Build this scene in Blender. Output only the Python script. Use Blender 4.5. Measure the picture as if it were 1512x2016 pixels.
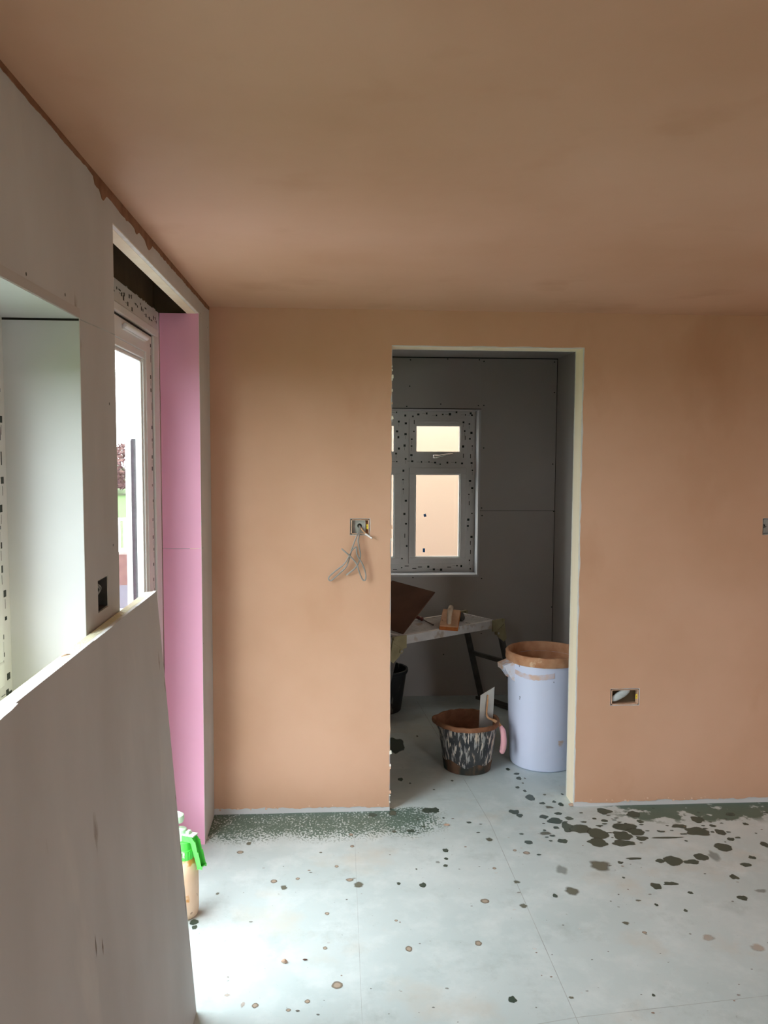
import bpy, bmesh, math, random
from mathutils import Vector, Matrix, noise
from mathutils.geometry import tessellate_polygon

S = bpy.context.scene
for o in list(bpy.data.objects):
    bpy.data.objects.remove(o)
COL = S.collection
PI = math.pi

# ------------------------------------------------------------------ camera
cam_d = bpy.data.cameras.new('camera')
cam = bpy.data.objects.new('camera', cam_d)
COL.objects.link(cam)
RGT = Vector((0.99793784, -0.06400045, 0.00489988))
UPV = Vector((-0.0001675976, 0.0737383823, 0.997277606))
FWD = Vector((0.06418752, 0.99522188, -0.0735756))
mw = Matrix.Identity(4)
for i in range(3):
    mw[i][0] = RGT[i]; mw[i][1] = UPV[i]; mw[i][2] = -FWD[i]
mw[2][3] = 1.74288
cam.matrix_world = mw
cam_d.sensor_fit = 'HORIZONTAL'
cam_d.sensor_width = 36.0
cam_d.lens = 1610.37 / 1512 * 36
cam_d.clip_start = 0.02
cam_d.clip_end = 300
S.camera = cam

# ------------------------------------------------------------------ world, light, exposure
SKY = 10.0
w = bpy.data.worlds.new('overcast_sky'); S.world = w
w.use_nodes = True
bgn = w.node_tree.nodes['Background']
bgn.inputs[0].default_value = (0.95, 0.975, 1.0, 1)
bgn.inputs[1].default_value = SKY
S.view_settings.view_transform = 'Standard'
S.view_settings.look = 'None'
S.view_settings.gamma = 1
S.view_settings.use_curve_mapping = False
S.view_settings.exposure = 0.24
S.cycles.max_bounces = 14
S.cycles.diffuse_bounces = 10
S.cycles.transparent_max_bounces = 16
S.cycles.use_denoising = True
S.cycles.sample_clamp_indirect = 8
S.cycles.caustics_reflective = False
S.cycles.caustics_refractive = False

def portal(name, loc, direction, sx, sy):
    l = bpy.data.lights.new(name, 'AREA'); l.shape = 'RECTANGLE'
    l.size = sx; l.size_y = sy
    l.cycles.is_portal = True
    o = bpy.data.objects.new(name, l); COL.objects.link(o)
    o.location = loc
    o.rotation_euler = Vector(direction).to_track_quat('-Z', 'Y').to_euler()
    return o
portal('door_daylight_portal', (-0.81, 2.868, 1.16), (1, 0, 0), 2.30, 1.36)
portal('side_window_daylight_portal', (-0.81, 1.24, 1.6), (1, 0, 0), 0.88, 1.28)
portal('small_room_window_daylight_portal', (0.52, 5.97, 1.456), (0, -1, 0), 1.03, 1.16)

portal('rear_fill_opening_portal', (2.78, -2.28, 1.15), (0, 1, 0), 1.04, 2.1)  # serves the unseen rear opening added for fill daylight

# ------------------------------------------------------------------ setting dimensions
XL = -0.5597      # room face of left wall
D = 3.8495        # room face of the wall with the doorway
D2 = 3.985        # its far face
Y2 = 5.715        # far wall of the small room
XS = 1.586        # right wall of the small room
H = 2.4
XR = 3.4
YB = -2.1

# ------------------------------------------------------------------ materials
def nt(name, rough=0.6, spec=0.3):
    m = bpy.data.materials.new(name); m.use_nodes = True
    b = m.node_tree.nodes['Principled BSDF']
    b.inputs['Roughness'].default_value = rough
    b.inputs['Specular IOR Level'].default_value = spec
    return m, m.node_tree, b

def mat(name, c1, c2=None, scale=6, rough=0.6, spec=0.3, bump=0.0, bscale=None, metal=0, stretch=(1,1,1), detail=5, lo=.35, hi=.65, third=None):
    """noise mix of two colours; third = (colour, scale, threshold, softness, stretch) splashed on top"""
    m, t, b = nt(name, rough, spec)
    b.inputs['Metallic'].default_value = metal
    N, L = t.nodes, t.links
    tc = N.new('ShaderNodeTexCoord')
    mp = N.new('ShaderNodeMapping'); mp.inputs['Scale'].default_value = stretch
    L.new(tc.outputs['Object'], mp.inputs[0])
    n = N.new('ShaderNodeTexNoise'); n.inputs['Scale'].default_value = scale; n.inputs['Detail'].default_value = detail
    L.new(mp.outputs[0], n.inputs['Vector'])
    r = N.new('ShaderNodeValToRGB')
    r.color_ramp.elements[0].position = lo; r.color_ramp.elements[1].position = hi
    r.color_ramp.elements[0].color = (*c1, 1); r.color_ramp.elements[1].color = (*(c2 or c1), 1)
    L.new(n.outputs['Fac'], r.inputs[0])
    out = r.outputs[0]
    if third:
        for (c3, s3, th, soft, st) in (third if isinstance(third, list) else [third]):
            mp2 = N.new('ShaderNodeMapping'); mp2.inputs['Scale'].default_value = st
            mp2.inputs['Location'].default_value = (s3 * .37, s3 * .11, s3 * .71)
            L.new(tc.outputs['Object'], mp2.inputs[0])
            n2 = N.new('ShaderNodeTexNoise'); n2.inputs['Scale'].default_value = s3; n2.inputs['Detail'].default_value = 6
            L.new(mp2.outputs[0], n2.inputs['Vector'])
            mr = N.new('ShaderNodeMapRange'); mr.inputs['From Min'].default_value = th; mr.inputs['From Max'].default_value = th + soft
            L.new(n2.outputs['Fac'], mr.inputs[0])
            mx = N.new('ShaderNodeMix'); mx.data_type = 'RGBA'
            L.new(mr.outputs[0], mx.inputs[0]); L.new(out, mx.inputs[6]); mx.inputs[7].default_value = (*c3, 1)
            out = mx.outputs[2]
    L.new(out, b.inputs['Base Color'])
    if bump:
        n3 = N.new('ShaderNodeTexNoise'); n3.inputs['Scale'].default_value = bscale or scale * 4; n3.inputs['Detail'].default_value = 4
        L.new(tc.outputs['Object'], n3.inputs['Vector'])
        bp = N.new('ShaderNodeBump'); bp.inputs['Strength'].default_value = bump; bp.inputs['Distance'].default_value = 0.01
        L.new(n3.outputs['Fac'], bp.inputs['Height']); L.new(bp.outputs[0], b.inputs['Normal'])
    return m

M = {}
M['plaster'] = mat('pink_gypsum_skim', (0.56, 0.33, 0.213), (0.625, 0.388, 0.268), scale=1.3, rough=.62, spec=.25, bump=.12, bscale=7,
                   third=((0.51, 0.285, 0.175), 2.4, .58, .2, (1, 1, .5)))
M['plaster_wet'] = mat('dark_skim_smear', (0.20, 0.09, 0.045), (0.28, 0.14, 0.08), scale=20, rough=.7)
M['board'] = mat('grey_plasterboard_paper', (0.50, 0.485, 0.465), (0.55, 0.54, 0.525), scale=1.6, rough=.75, spec=.2)
M['board_dirty'] = mat('scuffed_plasterboard_paper', (0.49, 0.48, 0.47), (0.56, 0.555, 0.55), scale=2.2, rough=.75, spec=.2, stretch=(1, 1.5, .7),
                       third=[((0.27, 0.22, 0.18), 5, .69, .06, (1, 1.5, .5)), ((0.62, 0.60, 0.57), 3.2, .62, .15, (1, 1.5, .6))])
M['board_white'] = mat('ivory_plasterboard', (0.56, 0.56, 0.57), (0.60, 0.60, 0.61), scale=3, rough=.7, spec=.2)
M['board_dark'] = mat('dim_plasterboard_paper', (0.47, 0.44, 0.42), (0.51, 0.48, 0.46), scale=1.5, rough=.8, spec=.15)
M['board_core'] = mat('white_gypsum_edge', (0.82, 0.80, 0.74), (0.72, 0.68, 0.60), scale=25, rough=.9)
M['pinkboard'] = mat('pink_fire_board', (0.84, 0.43, 0.61), (0.88, 0.46, 0.65), scale=2, rough=.7, spec=.2)
M['timber'] = mat('pale_softwood', (0.90, 0.77, 0.58), (0.95, 0.84, 0.66), scale=3, rough=.7, stretch=(6, 6, .6), bump=.1)
M['lintel'] = mat('dark_lintel_timber', (0.10, 0.075, 0.045), (0.17, 0.12, 0.07), scale=5, rough=.85)
M['foam'] = mat('yellow_foam', (0.80, 0.76, 0.50), (0.86, 0.83, 0.62), scale=30, rough=.95, bump=.4, bscale=200)
M['upvc'] = mat('white_upvc', (0.70, 0.70, 0.69), (0.73, 0.73, 0.72), scale=3, rough=.32, spec=.5)
M['film'] = mat('milky_protective_film', (0.68, 0.67, 0.655), (0.74, 0.73, 0.72), scale=9, rough=.4, spec=.5)
M['mark'] = mat('dark_film_print', (0.02, 0.028, 0.022), (0.035, 0.045, 0.035), scale=40, rough=.5)
M['gasket'] = mat('black_gasket', (0.015, 0.015, 0.015), rough=.6)
M['void'] = mat('dark_void', (0.02, 0.018, 0.015), rough=.95)
M['metal'] = mat('brushed_metal', (0.45, 0.44, 0.42), (0.58, 0.57, 0.55), scale=10, rough=.35, metal=.8)
M['chrome'] = mat('chrome_handle', (0.6, 0.6, 0.58), rough=.22, metal=1)
M['steel_box'] = mat('galvanised_back_box', (0.30, 0.31, 0.30), (0.42, 0.42, 0.40), scale=30, rough=.45, metal=.5)
M['brass'] = mat('yellow_lug', (0.80, 0.62, 0.07), rough=.4)
M['cable'] = mat('grey_cable_sheath', (0.24, 0.235, 0.22), (0.34, 0.33, 0.31), scale=10, rough=.45)
M['cable_white'] = mat('white_cable_sheath', (0.78, 0.75, 0.76), rough=.45)
M['ply'] = mat('aluminium_deck', (0.62, 0.61, 0.61), (0.74, 0.72, 0.72), scale=12, rough=.5, metal=.15, stretch=(1, 1, 1),
               third=((0.50, 0.42, 0.36), 14, .6, .1, (1, 1, 1)))
M['olive'] = mat('olive_zinc_bracket', (0.32, 0.28, 0.16), (0.42, 0.37, 0.22), scale=15, rough=.45, metal=.3)
M['leg'] = mat('dull_steel_leg', (0.09, 0.085, 0.075), (0.13, 0.12, 0.11), scale=15, rough=.5, metal=.3)
M['hawk'] = mat('dark_brown_hawk_plate', (0.10, 0.043, 0.025), (0.15, 0.068, 0.04), scale=6, rough=.6)
M['sponge'] = mat('orange_sponge', (0.62, 0.20, 0.055), (0.50, 0.15, 0.04), scale=30, rough=.95, bump=.5, bscale=150)
M['float_plate'] = mat('peach_float_plate', (0.72, 0.45, 0.28), (0.60, 0.34, 0.20), scale=15, rough=.7)
M['float_handle'] = mat('cream_float_handle', (0.70, 0.60, 0.48), (0.48, 0.30, 0.17), scale=9, rough=.5)
M['red'] = mat('dark_red_handle', (0.20, 0.035, 0.028), (0.13, 0.03, 0.025), scale=20, rough=.4)
M['shank'] = mat('dark_steel_shank', (0.12, 0.09, 0.08), rough=.4, metal=.7)
M['stone'] = mat('dark_lump', (0.05, 0.045, 0.045), (0.08, 0.07, 0.065), scale=30, rough=.9, bump=.5)
M['tub'] = mat('pale_lilac_white_plastic', (0.68, 0.73, 0.93), (0.71, 0.76, 0.95), scale=2, rough=.38, spec=.45,
               third=[((0.62, 0.42, 0.33), 9, .69, .05, (1, 1, 1)), ((0.08, 0.11, 0.18), 24, .725, .02, (1, 1, .6))])
M['plaster_cake'] = mat('caked_brown_plaster', (0.42, 0.19, 0.095), (0.56, 0.31, 0.18), scale=14, rough=.85, bump=.5, bscale=40,
                        third=((0.66, 0.45, 0.30), 12, .66, .05, (1, 1, 1)))
M['plaster_cake_dark'] = mat('caked_dark_brown_plaster', (0.15, 0.06, 0.03), (0.27, 0.125, 0.065), scale=14, rough=.85, bump=.5, bscale=40)
M['bucket'] = mat('black_bucket_with_plaster_runs', (0.022, 0.025, 0.03), (0.05, 0.052, 0.055), scale=12, rough=.45, spec=.4,
                  third=[((0.33, 0.33, 0.32), 60, .53, .05, (1, 1, .13)), ((0.56, 0.46, 0.36), 20, .58, .05, (1, 1, .30)), ((0.62, 0.56, 0.48), 85, .585, .03, (1, 1, .12))])
M['bucket_plain'] = mat('black_plastic_bucket', (0.018, 0.02, 0.022), (0.03, 0.03, 0.032), scale=12, rough=.45, spec=.4,
                        third=((0.16, 0.155, 0.14), 26, .60, .05, (1, 1, .2)))
M['bucket_foot'] = mat('brown_stained_bucket_foot', (0.075, 0.045, 0.028), (0.16, 0.085, 0.05), scale=9, rough=.7, third=((0.03, 0.035, 0.03), 12, .5, .1, (1, 1, .3)))
M['blade'] = mat('trowel_steel', (0.50, 0.50, 0.49), (0.60, 0.60, 0.58), scale=8, rough=.3, metal=.6)
M['tang'] = mat('rusty_plastered_tang', (0.50, 0.24, 0.10), (0.62, 0.36, 0.20), scale=20, rough=.75)
M['pink_handle'] = mat('pink_soft_grip', (0.72, 0.37, 0.42), (0.62, 0.42, 0.32), scale=22, rough=.4, lo=.5, hi=.75)
M['green'] = mat('bright_green_plastic', (0.09, 0.62, 0.08), (0.11, 0.68, 0.10), scale=4, rough=.35, spec=.5, third=((0.55, 0.62, 0.48), 20, .66, .05, (1, 1, 1)))
M['green_pale'] = mat('chalky_green_plastic', (0.50, 0.74, 0.50), (0.68, 0.80, 0.66), scale=20, rough=.5)
M['tank'] = mat('plaster_stained_translucent_tank', (0.70, 0.47, 0.31), (0.78, 0.58, 0.42), scale=9, rough=.45, spec=.4,
                third=[((0.60, 0.27, 0.07), 14, .60, .06, (1, 1, 1)), ((0.28, 0.15, 0.10), 18, .68, .03, (1, 1, 1))])
M['blue'] = mat('blue_tape', (0.03, 0.19, 0.55), rough=.5)
M['paper'] = mat('torn_paper', (0.72, 0.72, 0.70), rough=.8)
M['crumb'] = mat('dry_plaster_crumb', (0.50, 0.33, 0.24), (0.60, 0.44, 0.34), scale=60, rough=.9)
M['splinter'] = mat('dark_splinter', (0.12, 0.06, 0.045), rough=.8)
M['peach'] = mat('peach_rendered_wall', (0.62, 0.44, 0.34), (0.64, 0.49, 0.36), scale=.5, rough=.9)
M['grass'] = mat('mown_lawn', (0.045, 0.095, 0.018), (0.055, 0.115, 0.022), scale=2, rough=.95)
M['paving'] = mat('pale_paving', (0.33, 0.33, 0.34), (0.38, 0.38, 0.39), scale=2, rough=.9)
M['plinth'] = mat('blue_grey_plinth', (0.10, 0.10, 0.125), (0.13, 0.13, 0.15), scale=4, rough=.9)
M['fence_dark'] = mat('dark_grey_screen', (0.012, 0.014, 0.017), (0.03, 0.033, 0.038), scale=14, rough=.5, stretch=(1, 1, 3))
M['white_paint'] = mat('white_paint', (0.82, 0.82, 0.82), rough=.5)
M['brick'] = mat('red_brick', (0.10, 0.05, 0.04), (0.14, 0.075, 0.06), scale=12, rough=.9)
M['leaf_red'] = mat('copper_leaves', (0.09, 0.045, 0.04), (0.12, 0.065, 0.05), scale=3, rough=.8)
M['leaf_green'] = mat('dark_green_leaves', (0.05, 0.07, 0.04), (0.065, 0.09, 0.05), scale=3, rough=.8)
M['bark'] = mat('bark', (0.10, 0.075, 0.055), rough=.9)

def glass_mat():
    m = bpy.data.materials.new('window_glass'); m.use_nodes = True
    t = m.node_tree; N, L = t.nodes, t.links
    N.clear()
    o = N.new('ShaderNodeOutputMaterial'); mx = N.new('ShaderNodeMixShader')
    lw = N.new('ShaderNodeLayerWeight'); lw.inputs[0].default_value = .5
    pw = N.new('ShaderNodeMath'); pw.operation = 'POWER'; pw.inputs[1].default_value = 5
    L.new(lw.outputs['Facing'], pw.inputs[0])
    fr = N.new('ShaderNodeMath'); fr.operation = 'MULTIPLY_ADD'; fr.inputs[1].default_value = .45; fr.inputs[2].default_value = .025
    L.new(pw.outputs[0], fr.inputs[0])
    tr = N.new('ShaderNodeBsdfTransparent'); tr.inputs[0].default_value = (0.95, 0.985, 0.985, 1)
    gl = N.new('ShaderNodeBsdfGlossy'); gl.inputs['Roughness'].default_value = 0.02
    L.new(fr.outputs[0], mx.inputs[0]); L.new(tr.outputs[0], mx.inputs[1]); L.new(gl.outputs[0], mx.inputs[2])
    L.new(mx.outputs[0], o.inputs[0])
    return m
M['glass'] = glass_mat()

def floor_mat():
    m, t, b = nt('green_filmed_chipboard', .5, .35)
    N, L = t.nodes, t.links
    tc = N.new('ShaderNodeTexCoord')
    def noi(scale, detail=6, st=(1, 1, 1), rough=.55):
        mp = N.new('ShaderNodeMapping'); mp.inputs['Scale'].default_value = st
        L.new(tc.outputs['Object'], mp.inputs[0])
        n = N.new('ShaderNodeTexNoise'); n.inputs['Scale'].default_value = scale; n.inputs['Detail'].default_value = detail
        n.inputs['Roughness'].default_value = rough
        L.new(mp.outputs[0], n.inputs['Vector']); return n.outputs['Fac']
    def mr(src, a, bb, c=0, d=1, smooth=False):
        n = N.new('ShaderNodeMapRange'); n.inputs[1].default_value = a; n.inputs[2].default_value = bb
        n.inputs[3].default_value = c; n.inputs[4].default_value = d
        if smooth: n.interpolation_type = 'SMOOTHSTEP'
        L.new(src, n.inputs[0]); return n.outputs[0]
    def mul(a, bb):
        n = N.new('ShaderNodeMath'); n.operation = 'MULTIPLY'
        for k, v in enumerate((a, bb)):
            if isinstance(v, (int, float)): n.inputs[k].default_value = v
            else: L.new(v, n.inputs[k])
        return n.outputs[0]
    def mix(f, a, c):
        n = N.new('ShaderNodeMix'); n.data_type = 'RGBA'
        L.new(f, n.inputs[0])
        if isinstance(a, tuple): n.inputs[6].default_value = (*a, 1)
        else: L.new(a, n.inputs[6])
        n.inputs[7].default_value = (*c, 1)
        return n.outputs[2]
    c = mix(mr(noi(1.7), .35, .65), (0.52, 0.61, 0.62), (0.60, 0.68, 0.69))
    c = mix(mr(noi(6, 9, rough=.65), .47, .66, 0, .75), c, (0.68, 0.75, 0.76))        # dusty film
    c = mix(mr(noi(3.3, 10, rough=.7), .54, .68, 0, .6), c, (0.40, 0.47, 0.465))
    c = mix(mr(noi(60, 3), .70, .74, 0, .55), c, (0.28, 0.33, 0.32))     # specks
    c = mix(mr(noi(2.3, 9, (1, 1, 1)), .56, .68, 0, .45), c, (0.60, 0.55, 0.47))
    sx = N.new('ShaderNodeSeparateXYZ'); L.new(tc.outputs['Object'], sx.inputs[0])
    X, Y = sx.outputs[0], sx.outputs[1]
    # damp speckled strip along the foot of the left part of the plastered wall
    yb = N.new('ShaderNodeMath'); yb.operation = 'ADD'
    L.new(Y, yb.inputs[0]); L.new(mul(noi(3), .25), yb.inputs[1])
    m1 = mul(mul(mr(yb.outputs[0], 3.63, 3.84, 0, 1, True), mr(X, .62, .34, 0, 1, True)), mr(Y, 3.90, 3.86))
    sp = mr(mix_add(N, L, mix_add(N, L, mul(noi(105, 5, (1, .7, 1)), .8), noi(11, 4), .22), m1, .15), .575, .61)
    c = mix(mul(sp, mr(m1, .05, .5, 0, .93)), c, (0.085, 0.15, 0.115))
    m2 = mul(mul(mr(yb.outputs[0], 3.74, 3.88, 0, 1, True), mr(X, 1.25, 1.6, 0, 1, True)), mr(Y, 3.90, 3.86))
    sp2 = mr(mix_add(N, L, noi(12, 7), m2, .22), .56, .62)
    c = mix(mul(sp2, mr(m2, .05, .5, 0, .93)), c, (0.075, 0.13, 0.095))
    L.new(c, b.inputs['Base Color'])
    bp = N.new('ShaderNodeBump'); bp.inputs['Strength'].default_value = .12; bp.inputs['Distance'].default_value = .004
    L.new(noi(40, 5), bp.inputs['Height']); L.new(bp.outputs[0], b.inputs['Normal'])
    L.new(mr(noi(3), .3, .7, .38, .6), b.inputs['Roughness'])
    return m
def mix_add(N, L, a, b, k):
    n = N.new('ShaderNodeMath'); n.operation = 'MULTIPLY_ADD'
    L.new(b, n.inputs[0]); n.inputs[1].default_value = k; L.new(a, n.inputs[2])
    return n.outputs[0]
M['floor'] = floor_mat()

def stain_mat():
    m, t, b = nt('floor_damp_stain', .35, .4)
    N, L = t.nodes, t.links
    a = N.new('ShaderNodeAttribute'); a.attribute_name = 'stain'
    L.new(a.outputs['Color'], b.inputs['Base Color'])
    tr = N.new('ShaderNodeBsdfTransparent'); mx = N.new('ShaderNodeMixShader')
    L.new(a.outputs['Alpha'], mx.inputs[0]); L.new(tr.outputs[0], mx.inputs[1]); L.new(b.outputs[0], mx.inputs[2])
    L.new(mx.outputs[0], N['Material Output'].inputs[0])
    return m
M['stain'] = stain_mat()

# ------------------------------------------------------------------ mesh helpers
class MB:
    def __init__(s, fn=None):
        s.v = []; s.f = []; s.m = []; s.mats = []; s.fn = fn
    def mi(s, k):
        if k not in s.mats: s.mats.append(k)
        return s.mats.index(k)
    def add(s, vs, fs, k):
        o = len(s.v); i = s.mi(k)
        s.v += [tuple(s.fn(*p)) if s.fn else tuple(p) for p in vs]
        for f in fs: s.f.append([o + j for j in f]); s.m.append(i)
        return s
    def box(s, x0, x1, y0, y1, z0, z1, k):
        vs = [(x0, y0, z0), (x1, y0, z0), (x1, y1, z0), (x0, y1, z0), (x0, y0, z1), (x1, y0, z1), (x1, y1, z1), (x0, y1, z1)]
        return s.add(vs, [(0, 3, 2, 1), (4, 5, 6, 7), (0, 1, 5, 4), (1, 2, 6, 5), (2, 3, 7, 6), (3, 0, 4, 7)], k)
    def hexa(s, vs, k):
        return s.add(vs, [(0, 3, 2, 1), (4, 5, 6, 7), (0, 1, 5, 4), (1, 2, 6, 5), (2, 3, 7, 6), (3, 0, 4, 7)], k)
    def lathe(s, prof, k, seg=48, c=(0, 0, 0), wob=None, ks=None):
        """prof: (r, z) list; ks: material per ring interval"""
        o = len(s.v)
        for j, (r, z) in enumerate(prof):
            for i in range(seg):
                a = 2 * PI * i / seg
                rr, zz = (r, z) if not wob else wob(r, z, a, j)
                p = (c[0] + rr * math.cos(a), c[1] + rr * math.sin(a), c[2] + zz)
                s.v.append(tuple(s.fn(*p)) if s.fn else p)
        for j in range(len(prof) - 1):
            kk = s.mi(ks[j] if ks else k)
            for i in range(seg):
                i2 = (i + 1) % seg
                s.f.append([o + j * seg + i, o + j * seg + i2, o + (j + 1) * seg + i2, o + (j + 1) * seg + i]); s.m.append(kk)
        return s
    def tube(s, pts, r, k, seg=10, cap=True):
        P = [Vector(p) for p in pts]; n = len(P)
        rs = r if isinstance(r, (list, tuple)) else [r] * n
        o = len(s.v); up = None
        for i in range(n):
            t = (P[min(i + 1, n - 1)] - P[max(i - 1, 0)]).normalized()
            if up is None:
                up = Vector((0, 0, 1)) if abs(t.z) < .9 else Vector((1, 0, 0))
            a = t.cross(up)
            if a.length < 1e-6: a = t.cross(Vector((0, 1, 0)))
            a.normalize(); b = a.cross(t).normalized(); up = b
            for q in range(seg):
                an = 2 * PI * q / seg
                v = P[i] + (a * math.cos(an) + b * math.sin(an)) * rs[i]
                s.v.append(tuple(s.fn(*v)) if s.fn else tuple(v))
        kk = s.mi(k)
        for i in range(n - 1):
            for q in range(seg):
                q2 = (q + 1) % seg
                s.f.append([o + i * seg + q, o + i * seg + q2, o + (i + 1) * seg + q2, o + (i + 1) * seg + q]); s.m.append(kk)
        if cap:
            s.f.append([o + q for q in range(seg)][::-1]); s.m.append(kk)
            s.f.append([o + (n - 1) * seg + q for q in range(seg)]); s.m.append(kk)
        return s
    def prism(s, poly, fn3, d0, d1, k, kside=None):
        """poly in (u,v); fn3(u,v,d)->xyz, solid between depth d0 and d1"""
        n = len(poly)
        vs = [fn3(u, v, d0) for u, v in poly] + [fn3(u, v, d1) for u, v in poly]
        tri = tessellate_polygon([[Vector((u, v, 0)) for u, v in poly]])
        s.add(vs, [tuple(t) for t in tri] + [tuple(x + n for x in t[::-1]) for t in tri], k)
        s.add(vs, [(i, (i + 1) % n, n + (i + 1) % n, n + i) for i in range(n)], kside or k)
        return s
    def build(s, name, parent=None, smooth=False, bevel=0, seg=2, loc=None, rot=None, subsurf=0):
        me = bpy.data.meshes.new(name)
        me.from_pydata(s.v, [], s.f)
        for k in s.mats: me.materials.append(M[k])
        for p, i in zip(me.polygons, s.m): p.material_index = i
        bm = bmesh.new(); bm.from_mesh(me)
        bmesh.ops.recalc_face_normals(bm, faces=bm.faces)
        bm.to_mesh(me); bm.free()
        o = bpy.data.objects.new(name, me); COL.objects.link(o)
        if parent: o.parent = parent
        if loc: o.location = loc
        if rot: o.rotation_euler = rot
        if smooth:
            for p in me.polygons: p.use_smooth = True
            if smooth != 'all':
                md = o.modifiers.new('split', 'EDGE_SPLIT'); md.split_angle = math.radians(40)
        if bevel:
            md = o.modifiers.new('bevel', 'BEVEL'); md.width = bevel; md.segments = seg; md.limit_method = 'ANGLE'
        if subsurf:
            md = o.modifiers.new('sub', 'SUBSURF'); md.levels = subsurf; md.render_levels = subsurf
        return o

def tag(o, label, cat=None, kind=None, group=None):
    o['label'] = label
    if cat: o['category'] = cat
    if kind: o['kind'] = kind
    if group: o['group'] = group
    return o
def thing(name, loc=(0, 0, 0), rz=0):
    o = bpy.data.objects.new(name, None); COL.objects.link(o)
    o.location = loc; o.rotation_euler = (0, 0, rz); o.empty_display_size = .05
    return o

def slab(mb, axis, d0, d1, u0, u1, v0, v1, holes, k, kr=None):
    """solid wall with rectangular holes. axis 'X': plane x=d0 (front), u=Y, v=Z. axis 'Y': u=X, v=Z."""
    us = sorted({u0, u1} | {a for h in holes for a in h[:2] if u0 < a < u1})
    vs = sorted({v0, v1} | {a for h in holes for a in h[2:] if v0 < a < v1})
    def solid(i, j):
        if not (0 <= i < len(us) - 1 and 0 <= j < len(vs) - 1): return False
        cu = (us[i] + us[i + 1]) / 2; cv = (vs[j] + vs[j + 1]) / 2
        return not any(h[0] < cu < h[1] and h[2] < cv < h[3] for h in holes)
    P = (lambda u, v, d: (d, u, v)) if axis == 'X' else (lambda u, v, d: (u, d, v))
    for i in range(len(us) - 1):
        for j in range(len(vs) - 1):
            if not solid(i, j): continue
            a, b, c, d = us[i], us[i + 1], vs[j], vs[j + 1]
            mb.add([P(a, c, d0), P(b, c, d0), P(b, d, d0), P(a, d, d0)], [(0, 1, 2, 3)], k)
            mb.add([P(a, c, d1), P(b, c, d1), P(b, d, d1), P(a, d, d1)], [(0, 1, 2, 3)], k)
            for (di, dj, q) in ((-1, 0, (a, c, a, d)), (1, 0, (b, c, b, d)), (0, -1, (a, c, b, c)), (0, 1, (a, d, b, d))):
                if not solid(i + di, j + dj):
                    mb.add([P(q[0], q[1], d0), P(q[2], q[3], d0), P(q[2], q[3], d1), P(q[0], q[1], d1)], [(0, 1, 2, 3)], kr or k)
    return mb

def rag(u0, v0, u1, v1, step, amp, seed, nrm=(0, 1)):
    """ragged polyline from (u0,v0) to (u1,v1), excluding the end point"""
    L = math.hypot(u1 - u0, v1 - v0); n = max(2, int(L / step)); out = []
    for i in range(n):
        t = i / n
        a = amp * (noise.noise(Vector((t * L * 14, seed * 3.1, 0))) * 1.2 + .6 * noise.noise(Vector((t * L * 55, seed * 7.7, 3))))
        if i == 0: a = 0
        out.append((u0 + (u1 - u0) * t + nrm[0] * a, v0 + (v1 - v0) * t + nrm[1] * a))
    return out

# ================================================================== THE ROOM
# floor (boards with filmed surface, joints cut as fine grooves, stains as its surface pattern)
mb = MB()
mb.box(-0.90, XR + .1, YB - .1, 6.0, -0.05, 0, 'floor')
for (a, b) in (((0.747, 3.698), (0.755, 2.384)), ((0.755, 2.384), (0.755, -1.0)), ((-0.56, 2.13), (0.755, 2.365)), ((0.755, 2.365), (3.3, 2.62)),
               ((0.106, 3.629), (0.094, 2.35)), ((0.747, 3.698), (0.60, 5.6))):
    dx, dy = b[0] - a[0], b[1] - a[1]; L_ = math.hypot(dx, dy); nx, ny = -dy / L_ * .0011, dx / L_ * .0011
    if a == (0.106, 3.629): nx *= .5; ny *= .5
    mb.add([(a[0] - nx, a[1] - ny, .0002), (b[0] - nx, b[1] - ny, .0002), (b[0] + nx, b[1] + ny, .0002), (a[0] + nx, a[1] + ny, .0002)], [(0, 1, 2, 3)], 'joint')
M['joint'] = mat('board_joint', (0.30, 0.33, 0.33), (0.50, 0.55, 0.55), scale=9, rough=.8)
stain_start = len(mb.v)
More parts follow.
